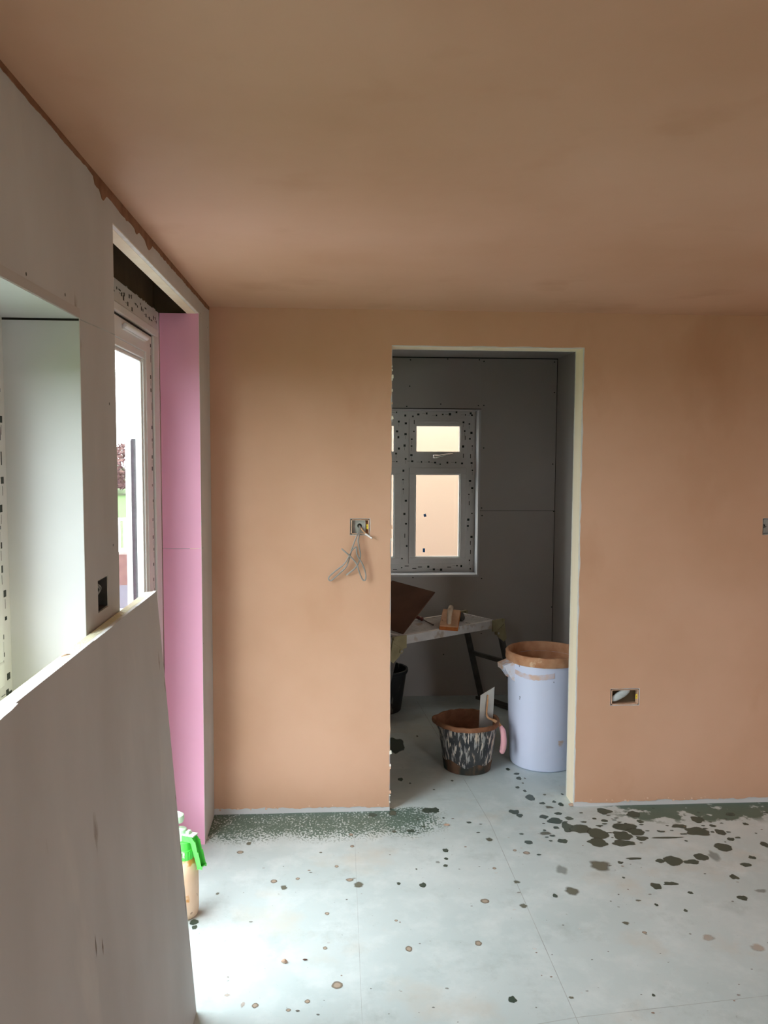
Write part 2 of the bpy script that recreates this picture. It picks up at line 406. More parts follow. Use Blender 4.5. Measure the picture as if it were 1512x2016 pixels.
STAINS = [
(1.006,3.964,0.024,0.031,'w'),(0.888,3.806,0.024,0.026,'w'),(0.904,3.767,0.015,0.017,'w'),(1.049,3.897,0.015,0.013,'w'),
(1.112,3.911,0.010,0.012,'w'),(1.136,3.880,0.013,0.018,'w'),(1.097,3.778,0.017,0.014,'w'),(1.134,3.724,0.019,0.016,'w'),
(1.328,3.792,0.038,0.028,'w'),(1.018,3.746,0.021,0.020,'w'),(1.059,3.702,0.036,0.027,'w'),(1.102,3.632,0.031,0.044,'w'),
(1.158,3.611,0.046,0.039,'w'),(1.219,3.560,0.048,0.046,'w'),(1.192,3.477,0.041,0.038,'w'),(1.045,3.633,0.015,0.011,'w'),
(0.979,3.579,0.029,0.017,'o'),(1.039,3.502,0.024,0.019,'w'),(0.884,3.496,0.019,0.017,'w'),(1.370,3.622,0.051,0.039,'w'),
(1.403,3.571,0.042,0.031,'w'),(1.404,3.507,0.025,0.021,'w'),(1.329,3.539,0.045,0.042,'w'),(1.303,3.467,0.049,0.028,'w'),
(1.134,3.276,0.047,0.043,'o'),(0.959,3.083,0.028,0.029,'o'),(1.230,3.296,0.012,0.011,'w'),(1.303,3.326,0.034,0.009,'w'),
(1.463,3.299,0.043,0.037,'w'),(1.406,3.302,0.017,0.015,'w'),(1.538,3.285,0.033,0.018,'w'),(1.596,3.325,0.026,0.033,'w'),
(1.657,3.332,0.024,0.041,'f'),(1.738,3.406,0.039,0.035,'w'),(1.790,3.544,0.022,0.029,'w'),(1.803,3.477,0.016,0.016,'w'),
(1.683,3.561,0.056,0.038,'w'),(1.629,3.615,0.036,0.018,'w'),(1.521,3.507,0.070,0.008,'w'),(1.816,3.308,0.015,0.015,'w'),
(1.758,3.249,0.023,0.016,'w'),(1.658,3.154,0.018,0.019,'w'),(1.613,2.998,0.020,0.018,'w'),(1.307,3.103,0.023,0.021,'w'),
(1.375,3.118,0.028,0.013,'w'),(1.424,3.046,0.011,0.011,'w'),(1.255,2.968,0.007,0.009,'w'),(1.461,3.674,0.014,0.016,'w'),
(1.742,3.677,0.034,0.027,'w'),(1.460,3.751,0.032,0.032,'w'),(1.928,3.726,0.021,0.018,'w'),(1.950,3.622,0.013,0.013,'w'),
(1.936,3.420,0.020,0.024,'w'),(1.785,3.611,0.015,0.013,'w'),(0.711,3.532,0.017,0.017,'o'),(0.500,3.442,0.012,0.014,'w'),
(0.482,3.311,0.009,0.009,'r'),(0.850,3.401,0.016,0.015,'r'),(0.803,3.427,0.009,0.010,'r'),(0.597,3.031,0.018,0.017,'r'),
(0.738,2.989,0.015,0.016,'o'),(0.753,3.164,0.013,0.012,'o'),(0.880,3.053,0.010,0.014,'w'),(0.577,2.458,0.013,0.015,'w'),
(0.522,2.761,0.013,0.017,'r'),(1.090,2.855,0.014,0.011,'o'),(0.683,3.278,0.009,0.009,'r'),(1.196,3.002,0.012,0.007,'o'),
(1.139,2.792,0.009,0.008,'r'),(1.713,3.044,0.026,0.014,'f'),(0.962,3.249,0.027,0.035,'f'),(1.294,3.690,0.018,0.012,'w'),
(1.252,3.715,0.011,0.009,'w'),(1.357,2.747,0.023,0.020,'t'),(1.504,2.679,0.027,0.022,'t'),(1.036,2.452,0.006,0.006,'w'),
(1.200,3.174,0.007,0.007,'w'),(0.768,2.456,0.010,0.006,'o'),(1.350,2.924,0.007,0.009,'w'),(0.466,3.848,0.029,0.025,'w'),
(0.502,3.844,0.022,0.027,'w'),(0.364,3.634,0.018,0.014,'w'),(0.289,3.633,0.012,0.011,'o'),(0.429,3.674,0.010,0.007,'w'),
(0.090,3.614,0.011,0.012,'r'),(0.092,3.503,0.010,0.011,'r'),(-0.366,3.553,0.013,0.014,'o'),(-0.396,3.475,0.015,0.014,'r'),
(0.022,3.330,0.009,0.010,'r'),(-0.046,3.453,0.007,0.006,'o'),(-0.233,3.224,0.014,0.015,'r'),(-0.137,3.239,0.009,0.010,'r'),
(-0.190,3.173,0.014,0.016,'o'),(0.075,3.218,0.016,0.013,'r'),(0.109,3.178,0.020,0.023,'o'),(0.272,3.178,0.008,0.009,'w'),
(0.369,3.161,0.014,0.015,'w'),(0.500,3.444,0.013,0.014,'w'),(0.492,3.370,0.009,0.009,'w'),(0.481,3.311,0.010,0.010,'w'),
(0.452,3.342,0.011,0.009,'f'),(-0.016,2.979,0.009,0.010,'r'),(-0.022,2.763,0.008,0.009,'r'),(0.241,2.918,0.006,0.007,'r'),
(0.272,2.742,0.013,0.017,'r'),(0.019,2.560,0.020,0.021,'r'),(-0.240,2.476,0.011,0.012,'r'),(-0.076,2.486,0.009,0.010,'r'),
(-0.134,2.449,0.008,0.008,'r'),(-0.334,2.532,0.011,0.007,'t'),(-0.500,2.916,0.010,0.013,'w'),(-0.508,2.948,0.016,0.016,'w'),
(-0.448,3.143,0.008,0.009,'o'),(0.355,3.289,0.004,0.006,'w'),(0.196,3.810,0.020,0.021,'w'),(0.298,3.827,0.019,0.030,'o'),
(-0.279,2.483,0.007,0.013,'t'),(0.409,3.752,0.005,0.008,'w'),(0.535,3.760,0.006,0.008,'w'),(0.381,4.740,0.056,0.125,'w'),
(0.414,4.176,0.006,0.008,'w'),(0.527,4.887,0.006,0.012,'w'),(0.367,4.230,0.013,0.023,'w'),(0.654,5.764,0.055,0.051,'f'),
(0.530,4.088,0.006,0.007,'w'),(0.640,4.198,0.007,0.009,'w'),(0.970,4.338,0.011,0.016,'w'),(1.004,4.273,0.015,0.013,'w'),
(1.002,4.210,0.015,0.020,'w'),(0.969,4.093,0.010,0.012,'w'),(0.996,4.047,0.009,0.012,'w'),(1.035,4.208,0.006,0.010,'o'),
(1.009,4.147,0.006,0.007,'o'),(1.178,3.997,0.007,0.009,'w'),(1.086,3.996,0.008,0.009,'o'),(1.072,3.848,0.023,0.016,'o')
]
TYPE = {'w': ((.055, .082, .062), .95), 'o': ((.15, .155, .11), .8), 'f': ((.24, .26, .23), .45), 't': ((.55, .43, .35), .5)}
rnd = random.Random(5)
attr = []
def blob(x, y, rx, ry, col, al, z, seed, irr=.22, inner=.86, hole=None):
    n = 36
    rings = [(0, col, al), (inner * .6, col, al), (inner, col, al), (1.0, col, 0)]
    if hole: rings = [(0, hole, .8), (.5, hole, .8), (.66, col, al), (.86, col, al), (1.0, col, 0)]
    base = len(mb.v); mb.v.append((x, y, z)); attr.append((*rings[0][1], rings[0][2]))
    for (rr, c, a) in rings[1:]:
        for i in range(n):
            t = 2 * PI * i / n
            q = 1 + irr * noise.noise(Vector((math.cos(t) * 1.3 + seed * 5.3, math.sin(t) * 1.3, seed * 1.7))) * 1.6 + irr * .4 * noise.noise(Vector((math.cos(t) * 4, math.sin(t) * 4, seed * 9.1)))
            mb.v.append((x + rx * rr * q * math.cos(t), y + ry * rr * q * math.sin(t), z)); attr.append((*c, a))
    k = mb.mi('stain')
    for i in range(n):
        mb.f.append([base, base + 1 + i, base + 1 + (i + 1) % n]); mb.m.append(k)
    for r in range(len(rings) - 2):
        o_ = base + 1 + r * n
        for i in range(n):
            mb.f.append([o_ + i, o_ + (i + 1) % n, o_ + n + (i + 1) % n, o_ + n + i]); mb.m.append(k)
for i, (x, y, rx, ry, t) in enumerate(STAINS):
    z = .0004 + i * 4e-6
    if t == 'r':
        blob(x, y, rx, ry, (.24, .20, .15), .85, z, i, .12, hole=(.50, .40, .31))
    else:
        c, a = TYPE[t]
        blob(x, y, rx * 1.06, ry * 1.15, c, a, z, i, .25, inner=.86 if t == 'w' else .6)
for i in range(150):    # small flecks and crumbs' dust
    x = rnd.uniform(-.35, 2.1); y = rnd.uniform(1.9, 3.75)
    r = rnd.uniform(.0015, .0045)
    blob(x, y, r * rnd.uniform(1, 2), r, rnd.choice([(.14, .13, .11), (.30, .20, .14), (.2, .22, .2), (.75, .76, .74)]), rnd.uniform(.4, .9), .0012 + i * 2e-6, i + 300)
for i in range(60):     # splashes near the doorway
    x = rnd.gauss(1.5, .45); y = rnd.gauss(3.62, .12)
    if y > 3.84: continue
    r = rnd.uniform(.004, .010)
    blob(x, y, r * rnd.uniform(1, 2.2), r, (.07, .10, .08), .85, .0016 + i * 2e-6, i + 500)
o = mb.build('floor'); o['kind'] = 'structure'
tag(o, 'pale green filmed chipboard floor spotted with damp plaster splashes', 'floor')
ca = o.data.color_attributes.new('stain', 'FLOAT_COLOR', 'POINT')
# normals were recalculated but vertex order is unchanged
for i, c in enumerate(attr):
    ca.data[stain_start + i].color = c

# ceiling
mb = MB()
mb.box(XL - .05, XR + .1, YB - .1, D + .05, H, H + .03, 'plaster')
mb.box(XL - .3, XR + .1, D + .05, 6.0, H - .0, H + .03, 'board_dark')
mb.box(-.95, XR + .2, YB - .2, 6.15, 2.62, 2.8, 'void')
o = mb.build('ceiling'); o['kind'] = 'structure'
tag(o, 'freshly skimmed brown pink plaster ceiling', 'ceiling')

# wall with the doorway (boards and studs, with the skim coat as a part)
DX0, DX1, DZ = 0.2835, 1.1928, 2.2346
def yb(u, v, d): return (u, d, v)
mb = MB()
sock = [(0.090, 0.181, 1.350, 1.4255), (1.366, 1.508, 0.508, 0.588), (2.103, 2.25, 1.347, 1.426)]
slab(mb, 'Y', D + .003, D + .0155, XL, XR, 0, H, [(DX0, DX1, -1, DZ)] + sock, 'board_white', 'board_core')
slab(mb, 'Y', D + .0155, D2 - .0125, XL, XR, 0, H, [(DX0, DX1, -1, DZ)] + [(a + .001, b - .001, c + .001, d - .001) for a, b, c, d in sock], 'timber')
slab(mb, 'Y', D2 - .0125, D2, XL, XR, 0, H, [(DX0, DX1, -1, DZ)], 'board_dark', 'board_core')
for (a, b, c, d) in sock:  # dark stud cavity behind each cut-out
    mb.box(a - .02, b + .02, D + .055, D + .06, c - .02, d + .02, 'void')
o = mb.build('wall_back'); o['kind'] = 'structure'; wall_back = o
tag(o, 'plastered partition wall with the open doorway in it', 'wall')
# skim coat, ragged at the foot and at the doorway edges
mb = MB()
left = rag(XL, .030, DX0 - .002, .022, .012, .008, 1) + rag(DX0 - .002, .022, DX0 - .003, DZ + .004, .02, .0045, 2, (1, 0)) + [(DX0 - .003, DZ + .004), (DX0 - .003, H), (XL, H)]
right = [(DX1 + .004, H)] + rag(DX1 + .004, DZ + .004, DX1 + .004, .022, .02, .0035, 3, (1, 0)) + rag(DX1 + .004, .022, XR, .026, .012, .008, 4) + [(XR, .026), (XR, H)]
def skim(poly, holes):
    loops = [[Vector((u, v, 0)) for u, v in poly]] + [[Vector((u, v, 0)) for u, v in h] for h in holes]
    flat = [(p.x, p.y) for l in loops for p in l]; n = len(flat)
    tri = tessellate_polygon(loops)
    vs = [yb(u, v, D) for u, v in flat] + [yb(u, v, D + .003) for u, v in flat]
    mb.add(vs, [tuple(t) for t in tri], 'plaster')
    q = 0
    for l in loops:
        m_ = len(l)
        mb.add(vs, [(q + i, q + (i + 1) % m_, n + q + (i + 1) % m_, n + q + i) for i in range(m_)], 'plaster_edge'); q += m_
M['plaster_edge'] = mat('pale_skim_edge', (0.72, 0.50, 0.37), (0.60, 0.38, 0.25), scale=30, rough=.85)
def hole(a, b, c, d, e, sd):
    p = rag(a - e, c - e, b + e, c - e, .006, .0022, sd) + rag(b + e, c - e, b + e, d + e, .006, .0022, sd + 1, (1, 0)) + rag(b + e, d + e, a - e, d + e, .006, .0022, sd + 2) + rag(a - e, d + e, a - e, c - e, .006, .0022, sd + 3, (1, 0))
    return p[::-1]
skim(left, [hole(*sock[0], .003, 11)])
skim(right, [hole(*sock[1], .003, 21), hole(*sock[2], .002, 31)])
skim([(DX0 - .003, H)] + rag(DX0 - .003, DZ + .004, DX1 + .004, DZ + .004, .02, .003, 5) + [(DX1 + .004, DZ + .004), (DX1 + .004, H)], [])
rr = random.Random(9)
for i in range(16):     # torn flakes on the left doorway edge
    z = rr.choice([rr.uniform(1.85, 2.15), rr.uniform(1.30, 1.48), rr.uniform(0, .3)])
    s_ = rr.uniform(.003, .008)
    mb.hexa([(DX0 - .004 + rr.uniform(0, .002), D - .001, z), (DX0 + s_, D - .001, z + s_ * .4), (DX0 + s_ * .8, D + .012, z + s_), (DX0 - .004, D + .012, z),
             (DX0 - .004, D - .001, z + s_ * 2.2), (DX0 + s_ * .7, D - .001, z + s_ * 2.8), (DX0 + s_ * .6, D + .012, z + s_ * 2), (DX0 - .004, D + .012, z + s_ * 3)], rr.choice(['board_core', 'plaster_edge']))
for i in range(26):     # crumbs of plaster stuck along the foot
    x = rr.choice([rr.uniform(XL + .02, .26), rr.uniform(1.2, 2.1)]); z = rr.uniform(.02, .034); s_ = rr.uniform(.004, .012)
    mb.hexa([(x, D - .002, z), (x + s_, D - .003, z + .001), (x + s_, D + .003, z), (x, D + .003, z), (x, D - .001, z + .005), (x + s_ * .8, D - .001, z + .006), (x + s_, D + .003, z + .006), (x, D + .003, z + .007)], 'plaster_edge')
sk = mb.build('skim_coat', parent=wall_back)
sk['label'] = 'pinkish brown gypsum skim with a ragged lower edge'

# left outer wall: front board layer, blockwork behind, dark lintel over the glazed door
WY0, WY1, WZ0, WZ1 = 0.62, 1.887, 1.155, 2.036
GY0, GY1, GZ = 2.185, 3.557, 2.325
ps = (1.986, 2.076, 1.352, 1.430)
mb = MB()
slab(mb, 'X', XL, XL - .0125, YB, 6.0, 0, H + .22, [(WY0, WY1, WZ0, WZ1), (GY0, GY1, -1, GZ), ps], 'board_dirty', 'board_core')
slab(mb, 'X', XL - .0125, XL - .05, YB, 6.0, 0, H + .22, [(WY0, WY1, WZ0, WZ1), (GY0, GY1, -1, GZ), ps], 'timber')
slab(mb, 'X', XL - .05, -.80, YB, 6.0, 0, H + .22, [(WY0, WY1, WZ0, WZ1), (GY0 - .01, GY1 + .02, -1, 3)], 'lintel')
mb.box(-.80, -.752, GY0 - .02, GY1 + .03, GZ - .005, 2.62, 'lintel')
# sheet joint running from the window corner to the door opening
mb.add([(XL + .0003, WY1, WZ1 - .004), (XL + .0003, GY0, WZ1 + .004), (XL + .0003, GY0, WZ1 + .0065), (XL + .0003, WY1, WZ1 - .0015)], [(0, 1, 2, 3)], 'joint')
# screw heads
def dot_x(y, z, r=.0038):
    mb.add([(XL + .0004, y + r * math.cos(t * PI / 4), z + r * math.sin(t * PI / 4)) for t in range(8)], [tuple(range(8))], 'mark')
for y, z in ((1.569, 2.065), (1.79, 2.069), (2.13, 1.5), (2.12, 1.86), (3.80, 2.30), (3.6, 2.33), (1.1, 2.07), (3.59, 1.32), (3.58, .9)): dot_x(y, z)
wl = mb.build('wall_left'); wl['kind'] = 'structure'
tag(wl, 'grey unplastered plasterboard outer wall on the left', 'wall')
# reveal linings
mb = MB()
mb.box(XL - .168, XL - .0005, WY1 - .001, WY1 + .0125, WZ0, WZ1, 'board_white')
mb.box(XL - .168, XL - .0005, WY0 - .0125, WY0 + .001, WZ0, WZ1, 'board_white')
mb.box(XL - .168, XL - .0005, WY0, WY1 - .003, WZ1 - .0015, WZ1 + .012, 'board_white')
mb.box(XL - .168, XL - .0005, WY0, WY1, WZ0 - .02, WZ0 + .001, 'board_white')
mb.box(XL - .168, XL - .001, WY1 - .0016, WY1 - .0008, WZ1 - .0062, WZ1 - .001, 'void')
mb.box(XL - .0005, XL + .0012, WY0, WY1, WZ1 + .0005, WZ1 + .020, 'board_dark')
o = mb.build('reveal_lining', parent=wl); o['label'] = 'ivory plasterboard lining of the window reveal'
mb = MB()
for (z0, z1) in ((0, 1.320), (1.3225, 2.322)):
    mb.box(XL - .165, XL - .001, GY1 - .001, GY1 + .012, z0, z1, 'pinkboard')
    mb.box(XL - .165, XL - .001, GY0 - .012, GY0 + .001, z0, z1, 'pinkboard')
mb.box(XL - .16, XL - .003, GY1 + .003, GY1 + .012, 1.3195, 1.323, 'joint')
o = mb.build('pink_reveal_lining', parent=wl); o['label'] = 'pink fire-rated board lining the door reveal'
# lintel batten under the front board
mb = MB()
mb.box(XL - .050, XL - .013, GY0, GY1, GZ - .004, GZ + .02, 'timber')
mb.box(XL - .0128, XL - .0005, GY0, GY1, GZ - .003, GZ + .002, 'board_core')
o = mb.build('head_batten', parent=wl); o['label'] = 'pale timber batten at the head of the door opening'
# smear of skim where the ceiling meets the board
pts = []
y = YB
while y < D:
    dz = .013 + .006 * noise.noise(Vector((y * 9, 1, 0))) + .003 * noise.noise(Vector((y * 40, 4, 0)))
    if 2.02 < y < 2.65: dz += .05 * max(0, noise.noise(Vector((y * 13, 8.3, 0)))) + .014
    if y > 2.65: dz += .006
    pts.append((y, H - dz)); y += .012
mb = MB()
mb.prism(pts + [(D, H - .012), (D, H), (YB, H)], lambda u, v, d: (d, u, v), XL, XL + .0015, 'plaster_wet')
o = mb.build('plaster_smear', parent=wl); o['label'] = 'ragged brown plaster smear under the ceiling line'

# unseen walls that close the room
mb = MB(); slab(mb, 'X', XR, XR + .1, YB, D + .1, 0, 2.62, [], 'plaster')
o = mb.build('wall_right'); tag(o, 'plastered wall on the right side of the room', 'wall', 'structure')
mb = MB(); slab(mb, 'Y', YB, YB - .2, -.9, XR + .1, 0, 2.62, [(2.26, 3.3, .1, 2.2)], 'plaster', 'board_white')  # rear wall opening is added, sized and placed to brighten the right side
o = mb.build('wall_rear'); tag(o, 'plastered wall behind the viewer with an opening added for fill daylight', 'wall', 'structure')

# small room beyond the doorway
mb = MB()
FZ0, FZ1, FX0, FX1 = .872, 2.041, 0.02, 1.035
slab(mb, 'Y', Y2, 6.0, -.9, XR + .1, 0, 2.62, [(FX0, FX1, FZ0, FZ1)], 'board_dark', 'board_white')
for (x, z) in ((0.548, 2.379), (0.808, 2.388), (1.031, 2.385), (1.063, 2.375), (1.563, 2.376), (1.567, 2.163), (0.543, 2.198), (0.762, 2.076), (0.524, 2.058), (1.027, 2.068), (1.066, 2.07), (1.069, 1.772), (1.565, 1.661),
               (1.06, 1.349), (1.064, 1.295), (1.067, .846), (.576, .855), (1.578, 1.324), (1.577, .637), (1.07, .45), (.8, .3), (.52, .35)):
    mb.add([(x + .005 * math.cos(t * PI / 4), Y2 - .0005, z + .0045 * math.sin(t * PI / 4)) for t in range(8)], [tuple(range(8))], 'mark')
mb.box(1.037, XS, Y2 - .0006, Y2, 1.3288, 1.3312, 'void'); mb.box(1.0385, 1.0400, Y2 - .0004, Y2, 0.02, 2.39, 'board')
mb.box(FX0 - .02, FX1 + .012, Y2 - .0006, Y2, FZ1 + .001, FZ1 + .0055, 'void')
o = mb.build('wall_far'); tag(o, 'dim grey plasterboard wall at the far side of the small room', 'wall', 'structure')
mb = MB(); slab(mb, 'X', XS, XS + .1, D2, Y2 + .01, 0, 2.5, [], 'board_dark')
mb.box(XS - .003, XS, Y2 - .003, Y2, 0, H, 'void')
mb.box(1.20, XS, Y2 - .004, Y2 + .0, H - .006, H - .0005, 'void')
mb.box(-.5, 1.20, Y2 - .004, Y2 + .0, H - .006, H - .0005, 'void')
o = mb.build('wall_inner_right'); tag(o, 'grey plasterboard side wall of the small room', 'wall', 'structure')

# ================================================================== WINDOWS AND DOOR
rm = random.Random(21)
def marks(mb, u0, u1, v0, v1, w, n):
    """dark printed film marks scattered on a frame face (local u,v; w is the face depth)"""
    vert = (v1 - v0) > (u1 - u0)
    L_ = (v1 - v0) if vert else (u1 - u0); wd = (u1 - u0) if vert else (v1 - v0)
    for i in range(n):
        t = (i + .5 + rm.uniform(-.25, .25)) / n * L_
        q = rm.uniform(.22, .78) * wd
        kind = rm.random()
        a, b = (rm.uniform(.0045, .0065), rm.uniform(.0045, .0065)) if kind < .5 else (rm.uniform(.003, .0045), rm.uniform(.003, .0045))
        if kind > .85: a, b = .011, .002
        a *= 1.35; b *= 1.35
        if not vert: cu, cv = u0 + t, v0 + q
        else: cu, cv = u0 + q, v0 + t; a, b = b, a
        mb.box(cu - a, cu + a, cv - b, cv + b, w - .0004, w, 'mark')
        if kind < .85 and rm.random() < .6:
            if vert: mb.box(cu - .0008, cu + .0008, cv - .034, cv - b - .005, w - .0004, w, 'mark')
            else: mb.box(cu - .034, cu - a - .005, cv - .0008, cv + .0008, w - .0004, w, 'mark')
def lap(fn):
    """local (u, v, w) box builder: u along the wall, v up, w away from the room"""
    return MB(lambda x, y, z: fn(x, y, z))
def ring(mb, u0, u1, v0, v1, t, w0, w1, k):
    mb.box(u0, u1, v0, v0 + t, w0, w1, k); mb.box(u0, u1, v1 - t, v1, w0, w1, k)
    mb.box(u0, u0 + t, v0 + t, v1 - t, w0, w1, k); mb.box(u1 - t, u1, v0 + t, v1 - t, w0, w1, k)

# window_1: four-light casement in the small room
far = lambda u, v, w: (u, 5.865 + w, v)
W1 = thing('window_1', (0, 0, 0)); tag(W1, 'white casement window with printed film in the small room', 'window', 'structure')
mb = lap(far)
ring(mb, FX0 + .0, FX1, FZ0, FZ1, .063, 0, .07, 'film')
MX0, MX1 = .4955, .5585
mb.box(MX0, MX1, FZ0 + .06, FZ1 - .06, .001, .07, 'film')
mb.box(FX0 + .06, MX0, 1.628, 1.694, .001, .07, 'film'); mb.box(MX1, FX1 - .06, 1.628, 1.694, .001, .07, 'film')
marks(mb, FX0 + .06, FX1 - .06, FZ0, FZ0 + .06, 0, 18); marks(mb, FX0, FX1, FZ1 - .06, FZ1, 0, 19)
marks(mb, FX1 - .058, FX1 - .004, FZ0, FZ1, 0, 20); marks(mb, FX0, FX0 + .06, FZ0, FZ1, 0, 16)
marks(mb, MX0, MX1, FZ0 + .06, FZ1 - .06, .001, 13)
marks(mb, FX0 + .06, MX0, 1.63, 1.692, .001, 7); marks(mb, MX1, FX1 - .06, 1.63, 1.692, .001, 8)
mb.build('window_frame', parent=W1, bevel=.003)
sashes = [(MX1 - .001, FX1 - .062, 1.693, FZ1 - .062, True), (MX1 - .001, FX1 - .062, FZ0 + .062, 1.629, False),
          (FX0 + .062, MX0 + .001, 1.693, FZ1 - .062, True), (FX0 + .062, MX0 + .001, FZ0 + .062, 1.629, False)]
for (a, b, c, d, opener) in sashes:
    mb = lap(far)
    t = .044
    ring(mb, a, b, c, d, t, -.012, .05, 'film')
    ring(mb, a + t, b - t, c + t, d - t, .008, -.004, .04, 'upvc')
    if opener:
        marks(mb, a, a + t, c, d, -.012, 5); marks(mb, b - t, b, c, d, -.012, 5)
    s_ = mb.build('sash', parent=W1, bevel=.003)
    g = lap(far); g.box(a + t, b - t, c + t, d - t, .012, .016, 'glass'); g.build('glass_pane', parent=s_)
    if opener:
        mb = lap(far); mb.box(a + .06, b - .06, d - .028, d - .014, -.024, -.012, 'upvc'); mb.build('trickle_vent', parent=s_, bevel=.003)
        mb = lap(far)
        cx = (a + b) / 2 - .02
        mb.box(cx - .018, cx + .018, c + .006, c + .030, -.022, -.011, 'chrome')
        mb.tube([(cx, c + .018, -.022), (cx, c + .018, -.040), (cx + .03, c + .020, -.046), (cx + .075, c + .030, -.048), (cx + .12, c + .034, -.046)], [.009, .009, .008, .0065, .005], 'chrome', 12)
        mb.build('window_handle', parent=s_, smooth=True)
mb = lap(far)
mb.box(FX0, FX1, FZ0 - .002, FZ0 + .001, -.16, 0, 'upvc')
# reveal boards: white lining round the opening
mb2 = MB()
mb2.box(FX1 - .001, FX1 + .012, Y2 - .002, 5.866, FZ0 - .012, FZ1 + .0, 'board_white')
mb2.box(FX0 - .012, FX0 + .001, Y2 - .002, 5.866, FZ0 - .012, FZ1, 'board_white')
mb2.box(FX0, FX1, Y2 - .002, 5.866, FZ1 - .006, FZ1 + .001, 'board_white')
mb2.box(FX0, FX1, Y2 - .003, 5.866, FZ0 - .012, FZ0 + .002, 'board_white')
mb2.build('window_lining', parent=W1)
for (u, v, a) in ((.676, 1.284, .35), (.671, 1.030, 0)):
    t = MB(); 
    hw, hh = .0085, .0105
    if not a: hh = .014
    t.fn = lambda x, y, z, u=u, v=v, a=a: (u + x * math.cos(a) - z * math.sin(a), y, v + x * math.sin(a) + z * math.cos(a))
    t.box(-hw, hw, 5.8755, 5.8768, -hh, hh, 'blue')
    o = t.build('tape_piece')
    tag(o, 'small tilted blue tape square in the middle of the lower window pane' if a else 'small upright blue tape piece at the bottom of the lower window pane', 'tape')

# window_2: side window beside the viewer
lf = lambda u, v, w: (XL - .168 - w, u, v)
W2 = thing('window_2'); tag(W2, 'white side window with printed film in the left wall', 'window', 'structure')
mb = lap(lf)
ring(mb, WY0, WY1, WZ0, WZ1, .068, 0, .07, 'film')
marks(mb, WY1 - .062, WY1, WZ0, WZ1, 0, 18); marks(mb, WY0, WY1, WZ1 - .06, WZ1, 0, 20); marks(mb, WY0, WY1, WZ0, WZ0 + .06, 0, 20)
mb.build('window_frame', parent=W2, bevel=.003)
mb = lap(lf); ring(mb, WY0 + .07, WY1 - .07, WZ0 + .07, WZ1 - .07, .055, -.012, .05, 'upvc')
s_ = mb.build('sash', parent=W2, bevel=.004)
g = lap(lf); g.box(WY0 + .125, WY1 - .125, WZ0 + .125, WZ1 - .125, .012, .016, 'glass'); g.build('glass_pane', parent=s_)

# door_1: glazed door in the left wall
DR = thing('door_1'); tag(DR, 'white glazed door with printed film in the left wall', 'door', 'structure')
ld = lambda u, v, w: (-.725 - w, u, v)
mb = lap(ld)
# outer frame, film printed
mb.box(GY0 + .002, GY1 - .002, 2.238, 2.322, .003, .075, 'film')
mb.box(3.470, GY1 - .004, .0, 2.238, .003, .075, 'film')
mb.box(GY0 + .002, GY0 + .08, .0, 2.238, .003, .075, 'film')
marks(mb, GY0 + .1, GY1 - .03, 2.240, 2.318, .003, 22); marks(mb, GY0 + .1, GY1 - .03, 2.245, 2.318, .003, 19)
marks(mb, 3.475, GY1 - .006, .05, 2.22, .003, 40)
for i in range(26):
    yy = rm.uniform(GY0 + .05, GY1 - .03); mb.box(yy, yy + rm.uniform(.006, .02), 2.319, 2.327, .004, .006, 'film')
mb.build('door_frame', parent=DR, bevel=.002)
mb = lap(ld)
mb.box(GY0 + .06, 3.475, 2.205, 2.240, -.012, .06, 'upvc'); mb.box(3.385, 3.475, .04, 2.206, -.012, .06, 'upvc'); mb.box(GY0 + .06, GY0 + .10, .04, 2.206, -.012, .06, 'upvc')
mb.box(GY0 + .06, 3.475, .0, .045, -.012, .06, 'upvc')
mb.build('frame_liner', parent=DR, bevel=.006)
mb = lap(ld); mb.box(3.366, 3.3855, .05, 2.198, -.002, .03, 'gasket'); mb.box(GY0 + .1, 3.386, 2.196, 2.206, -.002, .03, 'gasket')
mb.build('gasket', parent=DR)
mb = lap(ld)
a, b, c, d = GY0 + .11, 3.364, .055, 2.195
mb.box(a, a + .085, c, d, -.006, .055, 'upvc'); mb.box(3.270, b, c, d, -.006, .022, 'film'); mb.box(3.312, b, c, d, .022, .050, 'upvc'); mb.box(a + .085, 3.271, 2.125, d, -.006, .022, 'upvc'); mb.box(a + .085, 3.312, 2.16, d, .022, .050, 'upvc'); mb.box(a + .085, 3.271, c, c + .11, -.006, .022, 'upvc'); mb.box(a + .085, 3.312, c, c + .07, .022, .050, 'upvc')
marks(mb, 3.335, 3.362, c, d, -.006, 34)
leaf = mb.build('door_leaf', parent=DR, bevel=.004)
mb = lap(ld)
ga, gb, gc, gd = a + .085, 3.271, c + .11, 2.125
ring(mb, ga, gb, gc, gd, .028, -.001, .016, 'upvc'); ring(mb, ga + .028, gb - .028, gc + .028, gd - .028, .014, .006, .016, 'upvc')
mb.build('glazing_bead', parent=leaf, bevel=.004)
g = lap(ld); g.box(ga - .02, gb + .02, gc - .02, gd + .02, .017, .021, 'glass'); g.build('glass_pane', parent=leaf)
mb = lap(ld)
mb.tube([(2.895, 2.172, -.018), (2.91, 2.172, -.020), (3.22, 2.172, -.020), (3.235, 2.172, -.018)], [.007, .0105, .0105, .007], 'upvc', 12)
mb.box(2.90, 3.23, 2.160, 2.176, -.016, -.005, 'upvc')
mb.build('trickle_vent', parent=leaf, smooth=True)

